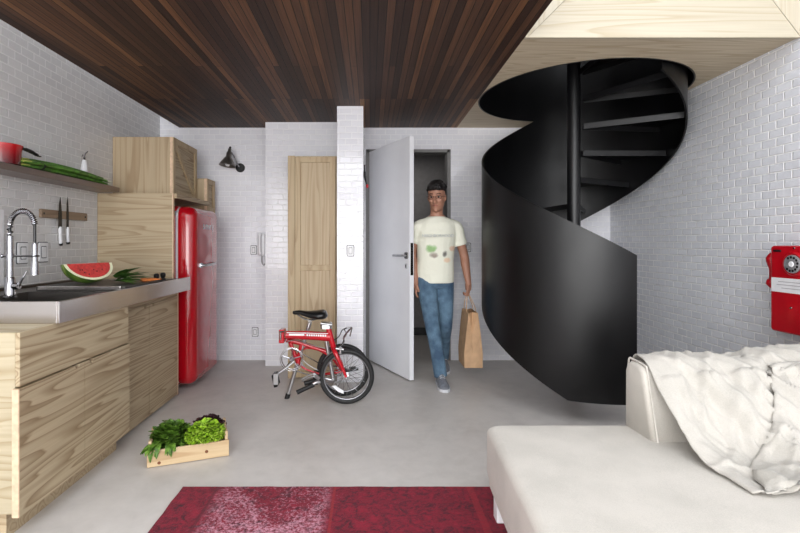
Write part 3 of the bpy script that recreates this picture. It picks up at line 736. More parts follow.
# intercom handset
t = thing('intercom_handset', 'white intercom handset hanging on the back wall next to the tiled chase', 'intercom', (-1.10, YB, 1.0))
bm = NB(); slab(bm, FY, -1.145, -1.070, 1.07, 1.30, YB-.001, YB-.03, .02, .008); part('cradle', bm, WHITEP, t, smooth=True)
bm = NB(); tube(bm, smoothpath([(-1.115, YB-.045, 1.295), (-1.115, YB-.062, 1.25), (-1.115, YB-.062, 1.13), (-1.115, YB-.045, 1.085)], 4), [.020]*3+[.014]*7+[.020]*3, 12, flat=1); part('receiver', bm, WHITEP, t, smooth=True)
bm = NB(); tube(bm, smoothpath([(-1.10, YB-.03, 1.075), (-1.10, YB-.03, 1.0), (-1.08, YB-.03, .975), (-1.065, YB-.03, 1.0), (-1.07, YB-.025, 1.07)], 5), .005, 6); part('cord', bm, GREYP, t, smooth=True)
# tall wooden shaft cabinet
t = thing('tall_cabinet', 'tall narrow pine cabinet with a two-panel door beside the tiled pillar', 'cabinet', (-.5, 4.32, 0))
tx0, tx1, tz = -.727, -.295, 1.972
bm = NB(); box(bm, tx0, tx1, 4.125, 4.528, .002, tz, .001, 1); part('carcass', bm, PINE_Z, t)
d = bm = NB(); box(bm, tx0+.072, tx1-.045, 4.112, 4.125, .05, tz-.05); dd = part('door', bm, PINE_Z, t)
bm = NB(); s = .048
X0, X1, Z0, Z1 = tx0+.065, tx1-.012, .015, tz-.012
for b in ((X0, X0+s, Z0, Z1), (X1-s, X1, Z0, Z1), (X0+s, X1-s, Z1-s, Z1), (X0+s, X1-s, Z0, Z0+s), (X0+s, X1-s, .955, 1.005)):
    box(bm, b[0], b[1], 4.098, 4.112, b[2], b[3], .002, 1)
part('door_frame', bm, PINE_F, dd)
bm = NB(); box(bm, tx0, tx0+.062, 4.104, 4.125, .002, tz, .001, 1); part('stile', bm, PINE_F, t)
# black strap with red tip hanging on pillar side
t = thing('hanging_strap', 'thin black strap with a red tip hanging on the side of the pillar', 'strap', (-.04, 4.3, 1.72))
bm = NB(); tube(bm, smoothpath([(-.050, 4.2, 1.90), (-.048, 4.2, 1.84), (-.047, 4.2, 1.80), (-.030, 4.2, 1.73)], 5), [.006]*5+[.010]*8+[.007]*3, 8); part('strap', bm, BLACKG, t, smooth=True)
bm = NB(); ball(bm, (-.025, 4.2, 1.715), .013, 2, (1, 1, 1.5)); part('tip', bm, RED2, t, smooth=True)
bm = NB(); tube(bm, [(-.058, 4.2, 1.905), (-.04, 4.2, 1.905)], .004, 8); part('hook', bm, CHROME, t)
# ------------------------------------------------------------ folded bicycle
bk = thing('folding_bicycle', 'folded red bicycle with small wheels and black saddle standing on the concrete', 'bicycle', (-.30, 3.52, 0))
def B(zx, zy, Y):
    px, py = 250+zx/4.1, 290+zy/4.1
    return Vector(((px-370)*Y/464, Y, 1.2-(py-243)*Y/464))
RIMM = plain('rim_alloy', (140, 140, 144), .3, 1, .04)
def wheel(c, Rw, name):
    wgr = thing(name, '', ''); 
    for k in ('label', 'category'): del wgr[k]
    wgr.parent = bk; wgr.location = Vector(c)-wpos(bk)
    ax = (0, 1, 0)
    bm = NB(); torus(bm, c, ax, Rw-.019, .019, 64, 12); part('tyre', bm, BLACK, wgr, smooth=True)
    bm = NB(); rings = []
    for i in range(64):
        a = 2*PI*i/64; u = Vector((math.cos(a), 0, math.sin(a)))
        rings.append([Vector(c)+u*r_+Vector((0, y_, 0)) for r_, y_ in ((Rw-.028, -.011), (Rw-.028, .011), (Rw-.040, .009), (Rw-.044, 0), (Rw-.040, -.009))])
    loft(bm, rings, closed=True); part('rim', bm, RIMM, wgr, smooth=True)
    bm = NB()
    for i in range(20):
        a = 2*PI*i/20; sgn = 1 if i % 2 else -1; a2 = a+(.5 if (i//2) % 2 else -.5)
        tube(bm, [Vector(c)+Vector((math.cos(a2)*.022, sgn*.025, math.sin(a2)*.022)), Vector(c)+Vector((math.cos(a)*(Rw-.05), 0, math.sin(a)*(Rw-.05)))], .0013, 5)
    part('spokes', bm, CHROME, wgr)
    bm = NB(); lathe(bm, [(.006, -.055), (.010, -.05), (.010, -.032), (.024, -.028), (.024, -.024), (.013, -.018), (.013, .018), (.024, .024), (.024, .028), (.010, .032), (.010, .05), (.006, .055)], c, ax, 20); part('hub', bm, ALU, wgr, smooth=True)
    return wgr
RW = .206
cf = Vector(((346.6-370)*3.46/464, 3.46, RW)); cr = Vector(((343.2-370)*3.64/464-.0, 3.64, RW))
w1 = wheel(cf, RW, 'front_wheel'); w2 = wheel(cr, RW, 'rear_wheel')
bm = NB(); lathe(bm, [(.034, -.005), (.034, .004), (.026, .008), (.026, .014), (.018, .018), (.018, .024)], cr+Vector((0, -.045, 0)), (0, 1, 0), 24); part('sprocket', bm, CHROME_D, w2, smooth=True)
# spoke reflector
bm = NB(); q = [B(335, 394, 3.44), B(350, 392, 3.44), B(384, 414, 3.44), B(384, 426, 3.44), B(362, 418, 3.44)]
a_ = [bm.verts.new(p) for p in q]; b_ = [bm.verts.new(p+Vector((0, .008, 0))) for p in q]
bm.faces.new(a_); bm.faces.new(list(reversed(b_)))
for i in range(5): bm.faces.new((a_[i], b_[i], b_[(i+1) % 5], a_[(i+1) % 5]))
part('reflector', bm, WHITEP, w1)
# rear rim brake pad arc seen through the front wheel
YA = 3.48
bm = NB(); tube(bm, [B(320, 152, YA), B(345, 245, YA)], .021, 16); part('head_tube', bm, RED2, bk, smooth=True)
bm = NB()
tube(bm, smoothpath([B(340, 236, YA-.0), B(352, 262, 3.425), B(372, 305, 3.42), B(393, 352, 3.42)], 4), [.017]*5+[.014]*4+[.011]*4, 12)
tube(bm, smoothpath([B(340, 236, YA), B(356, 262, 3.50), B(375, 305, 3.502), B(393, 351, 3.502)], 4), [.017]*5+[.014]*4+[.011]*4, 12)
part('fork', bm, RED2, bk, smooth=True)
bm = NB(); lathe(bm, [(.011, 0), (.011, .012)], B(393, 352, 3.412), (0, -1, 0), 16); part('axle_nut', bm, RED2, bk)
bm = NB(); p = [B(148, 184, YA+.01), B(235, 186, YA+.01), B(330, 192, YA)]
tube(bm, smoothpath(p, 4), [.030]*3+[.033]*4+[.034]*2, 18, flat=1.0); ft = part('main_tube', bm, RED2, bk, smooth=True)
bm = NB()
def strip(bm, a, b, h, Y):
    A, Bb = B(*a, Y), B(*b, Y); up = Vector((0, 0, h/2))
    hexa(bm, [A-up, Bb-up, Bb-up+Vector((0, .003, 0)), A-up+Vector((0, .003, 0)), A+up, Bb+up, Bb+up+Vector((0, .003, 0)), A+up+Vector((0, .003, 0))])
strip(bm, (160, 183), (222, 184), .013, YA-.026); strip(bm, (150, 175), (320, 179), .005, YA-.024)
for i in range(9): strip(bm, (232+i*9.2, 185+i*.25), (238.5+i*9.2, 185.2+i*.25), .013, YA-.0325)
part('decal', bm, WHITEP, ft, label='white stripe decal')
bm = NB(); a0 = B(133, 187, YA); box(bm, a0.x-.022, a0.x+.018, YA-.035, YA+.055, a0.z-.052, a0.z+.050, .008, 2); part('frame_hinge', bm, RED2, bk)
bm = NB(); a0 = B(127, 187, YA-.03); box(bm, a0.x-.010, a0.x+.004, YA-.045, YA-.02, a0.z-.03, a0.z+.035, .003, 1); tube(bm, [a0+Vector((0, -.02, .03)), a0+Vector((.03, -.025, .035))], .005, 8); part('latch', bm, CHROME_D, bk)
YR = 3.585
bm = NB(); tube(bm, smoothpath([B(150, 205, YR), B(200, 215, YR), B(260, 235, YR), B(312, 252, YR)], 4), [.020]*5+[.018]*4+[.015]*4, 12); part('rear_main_tube', bm, RED2, bk, smooth=True)
bm = NB(); tube(bm, smoothpath([B(165, 215, YR), B(178, 250, YR), B(196, 296, YR)], 4), .0165, 12); part('down_tube', bm, RED2, bk, smooth=True)
bm = NB(); tube(bm, [B(213, 215, YR), B(196, 300, YR)], .018, 14); part('seat_tube', bm, RED2, bk, smooth=True)
bm = NB()
for yy in (YR-.0, YR+.10):
    tube(bm, smoothpath([B(203, 262, YR), B(225, 240, yy), B(275, 244, yy), B(330, 275, yy), cr+Vector((0, yy-3.64, 0))], 4), .008, 8)
    tube(bm, smoothpath([B(197, 300, YR), B(230, 325, yy), B(300, 345, yy), cr+Vector((0, yy-3.64, 0))], 4), .008, 8)
part('rear_stays', bm, RED2, bk, smooth=True)
bm = NB(); tube(bm, smoothpath([B(150, 215, YR-.03), B(185, 205, YR-.04), B(240, 222, YR-.04), B(300, 238, YR-.04), B(330, 230, YR-.05), B(355, 200, YR-.09)], 5), .0035, 6)
tube(bm, smoothpath([B(225, 232, YR-.03), B(205, 260, YR-.03), B(230, 300, YR-.03), B(280, 330, YR-.03)], 5), .003, 6)
part('cable', bm, ALU, bk, smooth=True)
# seat post and saddle
bm = NB(); tube(bm, [B(247, 128, YR), B(155, 432, YR)], .0150, 14); part('seat_post', bm, ALU, bk, smooth=True)
bm = NB(); tube(bm, [B(157, 425, YR), B(151, 447, YR)], .019, 14); part('post_foot', bm, BLACK, bk, smooth=True)
sad = []
prof = [(176, 93, .014, .013), (186, 94, .022, .018), (205, 93, .026, .020), (228, 99, .036, .026), (252, 103, .055, .034), (275, 104, .075, .040), (298, 102, .080, .042), (312, 102, .066, .032), (318, 104, .030, .012)]
rings = []
for zx, zy, wd, hh in prof:
    c = B(zx, zy, YR); rings.append([c+Vector((0, math.cos(a)*wd, (math.sin(a)*hh if math.sin(a) > 0 else math.sin(a)*hh*.8)-.0)) for a in [2*PI*k/16 for k in range(16)]])
bm = NB(); loft(bm, rings); sd = part('saddle', bm, BLACKG, bk, smooth='all')
bm = NB()
for s in (-.02, .02): tube(bm, smoothpath([B(190, 98, YR)+Vector((0, s*.4, 0)), B(225, 118, YR)+Vector((0, s, 0)), B(262, 122, YR)+Vector((0, s, 0)), B(300, 108, YR)+Vector((0, s, 0))], 4), .0035, 6)
tube(bm, [B(247, 128, YR)+Vector((0, -.03, 0)), B(247, 128, YR)+Vector((0, .03, 0))], .012, 10); part('saddle_rails', bm, CHROME_D, sd, smooth=True)
# chainset
cc = B(172, 283, YR-.045)
bm = NB(); torus(bm, cc, (0, 1, 0), .078, .004, 48, 8, .5)
for i in range(5):
    a = 2*PI*i/5+.3; tube(bm, [cc, cc+Vector((math.cos(a)*.076, 0, math.sin(a)*.076))], .0045, 6)
lathe(bm, [(.02, -.008), (.02, .008)], cc, (0, 1, 0), 16); torus(bm, cc+Vector((0, -.012, 0)), (0, 1, 0), .088, .0022, 48, 8, .6); part('chainring', bm, CHROME, bk, smooth=True)
bm = NB(); chain = []
for side, c0 in ((1, cc), (-1, cr)):
    pass
top = [cc+Vector((0, .0, .08)), B(230, 270, YR-.03), B(300, 310, YR), cr+Vector((0, -.045, .035))]; lo_ = [cc+Vector((0, 0, -.08)), B(230, 345, YR-.03), B(300, 352, YR), cr+Vector((0, -.045, -.035))]
tube(bm, top, .004, 6); tube(bm, lo_, .004, 6); part('chain', bm, CHROME_D, bk)
bm = NB(); tube(bm, [cc+Vector((.02, -.03, -.01)), B(150, 318, YR-.09), B(108, 347, YR-.10)], [.012, .010, .009], 10, flat=.8); part('crank_arm', bm, ALU, bk, smooth=True)
def pedal(c, name='pedal'):
    bm = NB()
    box(bm, c.x-.045, c.x+.045, c.y-.05, c.y-.043, c.z-.014, c.z+.014, .002, 1); box(bm, c.x-.045, c.x+.045, c.y+.043, c.y+.05, c.z-.014, c.z+.014, .002, 1)
    box(bm, c.x-.046, c.x-.036, c.y-.05, c.y+.05, c.z-.012, c.z+.012, .002, 1); box(bm, c.x+.036, c.x+.046, c.y-.05, c.y+.05, c.z-.012, c.z+.012, .002, 1); tube(bm, [c+Vector((0, -.045, 0)), c+Vector((0, .06, 0))], .009, 8)
    rot = Matrix.Rotation(math.radians(78), 4, 'Y')
    for v in bm.verts: v.co = c + rot @ (v.co-c)
    return part(name, bm, BLACKG, bk)
p1 = pedal(B(106, 366, YR-.14))
bm = NB(); c = B(106, 366, YR-.195); box(bm, c.x-.018, c.x+.018, c.y-.004, c.y, c.z-.04, c.z+.04, .002, 1); part('cage', bm, ALU, p1)
bm = NB(); tube(bm, [cc+Vector((0, .09, 0)), B(228, 322, YR+.05), B(262, 345, YR+.06)], [.012, .010, .009], 10, flat=.8); part('crank_arm', bm, ALU, bk, smooth=True)
pedal(B(270, 358, YR+.02))
# folded handle post and bars, hanging beside the front wheel
YH = 3.535
bm = NB(); tube(bm, [B(312, 205, YH), B(322, 262, YH), B(343, 372, YH)], [.013, .014, .015], 12); part('handle_post', bm, ALU, bk, smooth=True)
bm = NB(); c = B(314, 146, YA-.005); slab(bm, FZ, c.x-.045, c.x+.040, c.y-.035, c.y+.04, c.z-.020, c.z+.026, .02, .012); tube(bm, [c+Vector((-.04, -.03, .02)), c+Vector((.045, -.04, .012))], .009, 8); part('post_clamp', bm, ALU, bk, smooth=True)
bm = NB(); tube(bm, smoothpath([B(345, 372, YH), B(310, 380, YH-.06), B(275, 378, YH-.09), B(250, 392, YH-.10)], 4), .011, 10); tube(bm, smoothpath([B(345, 372, YH), B(300, 362, YH+.0), B(262, 372, YH-.0)], 4), .011, 10); part('handlebar', bm, ALU, bk, smooth=True)
bm = NB(); tube(bm, [B(262, 388, YH-.095), B(225, 405, YH-.10), B(193, 420, YH-.105)], [.017, .016, .018], 12); part('grip', bm, BLACK, bk, smooth=True)
bm = NB(); tube(bm, [B(300, 368, YH), B(255, 374, YH-.01), B(222, 384, YH-.02)], [.017, .016, .018], 12); part('grip', bm, BLACK, bk, smooth=True)
for dy in (0, 1):
    bm = NB(); tube(bm, smoothpath([B(285, 362+8*dy, YH-.10+.08*dy), B(262, 345+10*dy, YH-.12+.08*dy), B(238, 352+10*dy, YH-.12+.08*dy), B(212, 366+10*dy, YH-.12+.08*dy)], 4), [.009]*5+[.0055]*8, 8); part('brake_lever', bm, ALU, bk, smooth=True)
# brake caliper and levers by the head tube
bm = NB(); tube(bm, smoothpath([B(362, 236, 3.44), B(384, 215, 3.43), B(386, 190, 3.43), B(418, 152, 3.43)], 4), [.007]*5+[.006]*8, 8); tube(bm, smoothpath([B(384, 200, 3.43), B(396, 178, 3.43), B(388, 160, 3.43), B(420, 150, 3.43)], 4), .005, 8)
tube(bm, [B(410, 190, 3.43), B(418, 155, 3.43)], .005, 8); part('front_brake', bm, CHROME, bk, smooth=True)
bm = NB(); tube(bm, smoothpath([B(345, 205, 3.45), B(365, 190, 3.42), B(378, 165, 3.42), B(396, 155, 3.42)], 5), .0035, 6); tube(bm, smoothpath([B(352, 225, 3.45), B(372, 228, 3.42), B(385, 205, 3.42)], 5), .0035, 6); part('brake_cable', bm, BLACK, bk, smooth=True)
bm = NB(); tube(bm, [B(372, 235, 3.43), B(370, 262, 3.43)], .011, 10); tube(bm, [B(352, 240, 3.43), B(384, 244, 3.43)], .008, 10); part('brake_caliper', bm, ALU, bk, smooth=True)
# rear derailleur, rack arm and magnets in the middle
bm = NB(); tube(bm, [cr+Vector((.0, -.06, 0)), cr+Vector((.12, -.06, .025))], .011, 8); tube(bm, [cr+Vector((.05, -.06, .03)), cr+Vector((.10, -.06, .035))], .008, 8); part('rear_bracket', bm, BLACKG, bk, smooth=True)
bm = NB(); torus(bm, cr+Vector((-.01, -.06, -.065)), (0, 1, 0), .016, .004, 20, 6); tube(bm, [cr+Vector((0, -.06, 0)), cr+Vector((-.01, -.06, -.065)), cr+Vector((-.05, -.055, -.09))], .007, 8); torus(bm, cr+Vector((-.05, -.055, -.09)), (0, 1, 0), .014, .004, 20, 6); part('derailleur', bm, ALU, bk, smooth=True)
# ------------------------------------------------------------ person
pr = thing('person', 'person in cream printed t-shirt and blue jeans walking out of the doorway with a bag', 'person', (.62, 4.15, 0))
SKIN = plain('skin', (168, 122, 100), .5, 0, .04, 12)
def ell(c, a, b, tilt=0, n=20):
    return [Vector((c[0]+a*math.cos(t), c[1]+b*math.sin(t), c[2]+tilt*math.cos(t))) for t in [2*PI*k/n for k in range(n)]]
def limb(bm, pts, rs, seg=14, sub=4):
    P = smoothpath(pts, sub); n = len(rs); RR = []
    for i in range(len(P)):
        q = i/sub; k = min(int(q), n-2); RR.append(rs[k]+(rs[k+1]-rs[k])*(q-k))
    tube(bm, P, RR, seg)
sL, sR = Vector((.755, 4.16, 1.365)), Vector((.435, 4.15, 1.365))
eL, wL = Vector((.845, 4.19, 1.105)), Vector((.872, 4.12, .855))
eR, wR = Vector((.385, 4.21, 1.12)), Vector((.405, 4.13, .87))
hipL, hipR = Vector((.665, 4.18, .90)), Vector((.50, 4.17, .90))
kR, aR = Vector((.535, 3.995, .50)), Vector((.600, 3.93, .10))
kL, aL = Vector((.672, 4.14, .49)), Vector((.690, 4.40, .135))
NK = Vector((.595, 4.15, 1.43)); HC = Vector((.592, 4.11, 1.605))
bm = NB()
# trunk
TR_ = [((.583, 4.175, .84), .150, .105), ((.583, 4.175, .93), .165, .115), ((.588, 4.172, 1.05), .142, .100), ((.592, 4.168, 1.18), .156, .108), ((.595, 4.16, 1.30), .175, .112), ((.596, 4.158, 1.375), .165, .095), ((.596, 4.156, 1.42), .105, .072), ((.596, 4.152, 1.45), .06, .058)]
loft(bm, [ell(*r) for r in TR_])
limb(bm, [NK-Vector((0, 0, .03)), NK+Vector((0, -.01, .05)), HC+Vector((0, .01, -.06))], [.062, .056, .056])
# head
hr = [(-.125, .020, .070, .0), (-.118, .036, .082, .010), (-.10, .050, .090, .03), (-.075, .060, .094, .055), (-.045, .067, .095, .075), (-.01, .072, .096, .088), (.025, .075, .097, .094), (.06, .073, .094, .092), (.09, .062, .080, .080), (.112, .040, .055, .055), (.120, .015, .02, .02)]
HR = Matrix.Rotation(math.radians(-18), 3, 'Z') @ Matrix.Rotation(math.radians(10), 3, 'X')
def hp(x, y, z): return HC+HR @ Vector((x, y, z))
rings = []
for z, wx, fr_, bk_ in hr:
    rings.append([hp(wx*math.cos(t)*(1-.08*max(0, -math.sin(t))), (fr_ if math.sin(t) < 0 else bk_)*math.sin(t), z) for t in [2*PI*k/24 for k in range(24)]])
loft(bm, rings)
# nose, brow, cheeks, lips, chin, ears
limb(bm, [hp(0, -.088, .022), hp(0, -.104, -.008), hp(0, -.116, -.030), hp(0, -.095, -.040)], [.008, .010, .014, .010])
limb(bm, [hp(-.045, -.082, .030), hp(0, -.094, .034), hp(.045, -.082, .030)], [.007, .010, .007])
limb(bm, [hp(-.022, -.088, -.063), hp(0, -.097, -.061), hp(.022, -.088, -.063)], [.005, .009, .005])
ball(bm, hp(0, -.078, -.103), .018, 2)
for s in (-1, 1):
    ball(bm, hp(s*.040, -.070, -.022), .020, 2); ball(bm, hp(s*.076, .006, -.008), .026, 2, (.35, .65, 1.15)); ball(bm, hp(s*.012, -.102, -.034), .009, 2)
limb(bm, [sL+Vector((-.03, 0, -.01)), sL+Vector((.02, 0, -.06)), eL, eL*.6+wL*.4, wL], [.040, .044, .040, .040, .026])
limb(bm, [sR+Vector((.03, 0, -.01)), sR+Vector((-.01, 0, -.06)), eR, eR*.6+wR*.4, wR], [.040, .044, .040, .040, .026])
def hand(bm, wpt, sgn, grip):
    # palm
    P = Vector(wpt)
    limb(bm, [P+Vector((0, 0, .01)), P+Vector((0, -.005, -.03)), P+Vector((sgn*.0, -.008, -.075))], [.025, .029, .027], 12)
    ball(bm, P+Vector((0, -.005, -.055)), .037, 2, (.50, 1.0, 1.0))
    for i, (dy, ln) in enumerate(((-.036, .070), (-.014, .078), (.008, .072), (.028, .056))):
        b0 = P+Vector((0, dy, -.080)); c1 = -sgn
        if grip: pts = [b0+Vector((0, 0, .015)), b0+Vector((c1*.002, 0, -.022)), b0+Vector((c1*.020, 0, -.040)), b0+Vector((c1*.036, 0, -.028)), b0+Vector((c1*.034, 0, -.010))]
        else: pts = [b0+Vector((0, 0, .015)), b0+Vector((0, 0, -ln*.4)), b0+Vector((c1*.008, 0, -ln*.72)), b0+Vector((c1*.020, 0, -ln))]
        limb(bm, pts, [.0095, .0092, .0088, .0082, .007][:len(pts)], 8, 3)
    limb(bm, [P+Vector((0, -.022, -.030)), P+Vector((-sgn*.012, -.048, -.058)), P+Vector((-sgn*.022, -.052, -.088)), P+Vector((-sgn*.022, -.046, -.102))], [.013, .0115, .010, .008], 8, 3)
hand(bm, wL, 1, True); hand(bm, wR, -1, False)
# legs (skin under jeans) and ankles
limb(bm, [hipL, hipL*.5+kL*.5, kL, kL*.55+aL*.45, aL], [.080, .072, .050, .048, .034]); limb(bm, [hipR, hipR*.5+kR*.5, kR, kR*.55+aR*.45, aR], [.080, .072, .050, .048, .034])
body = remesh(part('body', bm, SKIN, pr), .0062, 3, .5)
# shirt
smt = M('tshirt', (232, 234, 214), .85)
geo = smt.n('ShaderNodeTexCoord'); sx_ = smt.n('ShaderNodeSeparateXYZ'); smt.l(geo.outputs['Object'], sx_.inputs[0])
# printed motif: soft green, grey and peach patches under a faint grey line of print (object space = metres from the person's base)
def patch(cx, cz, rx, rz):
    dx = smt.math('DIVIDE', smt.math('SUBTRACT', sx_.outputs['X'], cx), rx); dz = smt.math('DIVIDE', smt.math('SUBTRACT', sx_.outputs['Z'], cz), rz)
    d2 = smt.math('ADD', smt.math('MULTIPLY', dx, dx), smt.math('MULTIPLY', dz, dz))
    nn = smt.math('MULTIPLY', smt.noise(geo.outputs['Object'], 22, 3), .9)
    front = smt.math('LESS_THAN', sx_.outputs['Y'], 0.0)
    return smt.math('MULTIPLY', smt.ramp(smt.math('ADD', d2, nn), [(.55, fac01(1)), (1, fac01(0))]), front)
colr = smt.mix(patch(-.085, 1.15, .07, .055), (230, 230, 214), (150, 186, 128))
colr = smt.mix(patch(-.065, 1.095, .055, .04), colr, (160, 150, 138))
colr = smt.mix(patch(.035, 1.105, .035, .045), colr, (120, 118, 112))
colr = smt.mix(patch(.11, 1.15, .05, .04), colr, (226, 196, 170))
colr = smt.mix(patch(.06, 1.05, .05, .035), colr, (232, 206, 176))
smt.base(colr); smt.bump(smt.noise(geo.outputs['Object'], 9, 3), .5, .03)
bm = NB()
SH = [((.583, 4.175, .845), .172, .128), ((.583, 4.175, .93), .174, .128), ((.588, 4.172, 1.05), .164, .120), ((.592, 4.168, 1.18), .172, .124), ((.595, 4.16, 1.30), .184, .124), ((.596, 4.158, 1.375), .176, .108), ((.596, 4.156, 1.415), .128, .088), ((.596, 4.154, 1.436), .076, .074)]
loft(bm, [ell(*r) for r in SH])
limb(bm, [sL+Vector((-.05, 0, .005)), sL+Vector((.02, 0, -.03)), sL*.55+eL*.45+Vector((.002, 0, 0)), sL*.30+eL*.70], [.052, .058, .058, .062], 18)
limb(bm, [sR+Vector((.05, 0, .005)), sR+Vector((-.012, 0, -.03)), sR*.55+eR*.45, sR*.34+eR*.66], [.052, .056, .054, .057], 18)
shirt = remesh(part('t_shirt', bm, smt.m, pr), .008, 3, .5)
text('print', 'NEIGHBORHOOD', .034, plain('print_grey', (198, 202, 200), .8, 0, .03), (.590, 4.028, 1.262), (PI/2-.05, 0, 0), shirt, .004).name = 'print'
# jeans
jm = M('denim', rough=.9); jn = jm.noise(jm.coord(), 9, 3); jx = jm.noise(jm.coord((1, 1, .3)), 240, 2)
jm.base(jm.mix(jm.math('MULTIPLY', jx, .5), jm.ramp(jn, [(.35, (62, 86, 110)), (.6, (104, 134, 156))]), (52, 72, 94)))
jm.bump(jn, .5, .03)
bm = NB()
loft(bm, [ell((.583, 4.175, .80), .150, .108), ell((.583, 4.175, .86), .164, .118), ell((.583, 4.175, .95), .160, .116)])
limb(bm, [hipL-Vector((0, 0, .02)), hipL*.5+kL*.5, kL, kL*.5+aL*.5, aL+Vector((0, -.01, -.02))], [.092, .082, .064, .058, .056], 18)
limb(bm, [hipR-Vector((0, 0, .02)), hipR*.5+kR*.5, kR, kR*.5+aR*.5, aR+Vector((0, 0, -.035))], [.092, .082, .064, .058, .056], 18)
remesh(part('jeans', bm, jm.m, pr), .008, 3, .5)
SHOE = plain('shoe_grey', (112, 116, 124), .6, 0, .12, 30); SOLE = plain('shoe_sole', (206, 208, 212), .6, 0, .04)
def shoe(heel, toe, zl):
    h, t_ = Vector(heel), Vector(toe); d = (t_-h); s = d.cross(Vector((0, 0, 1))).normalized(); rings = []
    nrm = s.cross(d).normalized()
    prof = [(.0, .026, .055), (.06, .036, .085), (.2, .038, .10), (.36, .037, .088), (.55, .043, .062), (.75, .048, .048), (.92, .038, .034), (1.0, .016, .018)]
    for q, wd, hh in prof:
        c = h+d*q; rings.append([c+s*wd*math.cos(a)+nrm*(hh*math.sin(a) if math.sin(a) > 0 else 0)+nrm*.018 for a in [2*PI*k/16 for k in range(16)]])
    bm = NB(); loft(bm, rings); o = part('shoe', bm, SHOE, pr, smooth='all')
    bm = NB(); r2 = []
    for q, wd, hh in prof:
        c = h+d*(q*1.02-.01); r2.append([c+s*(wd+.004), c-s*(wd+.004), c-s*(wd+.004)+nrm*.022, c+s*(wd+.004)+nrm*.022])
    loft(bm, r2); part('sole', bm, SOLE, o)
    bm = NB()
    for q in (.36, .44, .52):
        c = h+d*q+nrm*(.018+.098-.12*(q-.2)); tube(bm, [c-s*.022, c+Vector((0, 0, .004)), c+s*.022], .003, 6)
    part('laces', bm, SOLE, o)
shoe((.600, 3.985, .002), (.603, 3.715, .002), 0)
shoe((.690, 4.47, .085), (.692, 4.235, .001), 0)
# hair
bm = NB()
hair = []
for z, wx, fr_, bk_ in [(-.03, .076, -.02, .098), (.01, .081, -.01, .106), (.045, .084, .0, .112), (.066, .084, .088, .112), (.095, .082, .106, .108), (.122, .070, .096, .090), (.146, .045, .062, .062), (.156, .014, .024, .024)]:
    hair.append([hp(wx*math.cos(t), (fr_ if math.sin(t) < 0 else bk_)*math.sin(t), z) for t in [2*PI*k/24 for k in range(24)]])
loft(bm, hair)
for i in range(110):
    a = random.uniform(0, 2*PI); e = random.uniform(.2, 1.35); d = Vector((math.cos(a)*math.cos(e)*.074, math.sin(a)*math.cos(e)*.096, .04+math.sin(e)*.092))
    if d.y < -.02 and d.z < .072: continue
    o_ = Vector((d.x, d.y, d.z-.03)).normalized(); tube(bm, [hp(*d), hp(*(d+o_*.012+Vector((.004, -.004, .006)))), hp(*(d+o_*.018+Vector((.010, -.012, .006))))], [.016, .012, .007], 6)
HAIR = plain('hair_black', (26, 22, 22), .5, 0, .15, 60)
remesh(part('hair', bm, HAIR, pr), .006, 2, .5)
for s in (-1, 1):
    bm = NB(); ball(bm, hp(s*.031, -.086, .010), .0125, 2, (1.1, .6, .7)); ey = part('eye', bm, plain('eye_white', (150, 140, 134), .5), pr, smooth=True)
    bm = NB(); ball(bm, hp(s*.031-.001, -.091, .009), .0085, 2); part('iris', bm, HAIR, ey, smooth=True)
    bm = NB(); tube(bm, smoothpath([hp(s*.014, -.101, .034), hp(s*.032, -.100, .040), hp(s*.052, -.088, .034)], 3), .0035, 6, flat=.8); part('eyebrow', bm, HAIR, pr)
bm = NB(); tube(bm, smoothpath([hp(-.024, -.094, -.064), hp(0, -.1065, -.0615), hp(.024, -.094, -.064)], 4), [.001]+[.0036]*7+[.001], 8); part('lips', bm, plain('lips', (150, 92, 84), .5, 0, .03), pr, smooth=True)
bm = NB()
for s in (-1, 1):
    loop = [hp(s*.034+.024*math.cos(t), -.108, .009+.016*math.sin(t)) for t in [2*PI*k/20 for k in range(20)]]
    tube(bm, loop, .0016, 5, closed=True); tube(bm, [hp(s*.058, -.108, .014), hp(s*.078, -.07, .012), hp(s*.080, .01, .006)], .0016, 5)
tube(bm, [hp(-.010, -.109, .012), hp(0, -.113, .014), hp(.010, -.109, .012)], .0016, 5); part('glasses', bm, plain('glasses_frame', (40, 30, 30), .8), pr, label='thin dark glasses')
# paper bag
pb = thing('paper_bag', 'brown paper carrier bag with handles held in the hand of the walking person', 'bag', (.885, 4.12, .125))
KR = plain('kraft_paper', (200, 164, 128), .8, 0, .05, 14, .3)
bm = NB(); zt_, zb_ = .60, .10
def bagring(z, hx, hy, pin, yo=0):
    cx, cy = .885+.012*(.6-z), 4.12
    pts = [(-hx, -hy), (-hx*.0, -hy+pin), (hx, -hy), (hx, 0), (hx, hy), (0, hy-pin), (-hx, hy), (-hx, 0)]
    return [Vector((cx+a, cy+b, z)) for a, b in pts]
out_ = [bagring(.125, .078, .13, .0), bagring(.25, .080, .135, .012), bagring(.42, .062, .14, .03), bagring(.60, .040, .145, .05)]
inn_ = [bagring(.60, .038, .142, .05), bagring(.42, .060, .137, .03), bagring(.25, .078, .132, .012), bagring(.137, .076, .127, .0)]
loft(bm, out_+inn_); part('body', bm, KR, pb)
for s in (-1, 1):
    bm = NB(); tube(bm, smoothpath([(.885+s*.040, 4.06, .57), (.884+s*.038, 4.07, .63), (.868+s*.012, 4.09, .733), (.868+s*.012, 4.14, .733), (.884+s*.038, 4.17, .63), (.885+s*.040, 4.18, .57)], 5), .0035, 6)
    part('handle', bm, KR, pb, smooth=True)
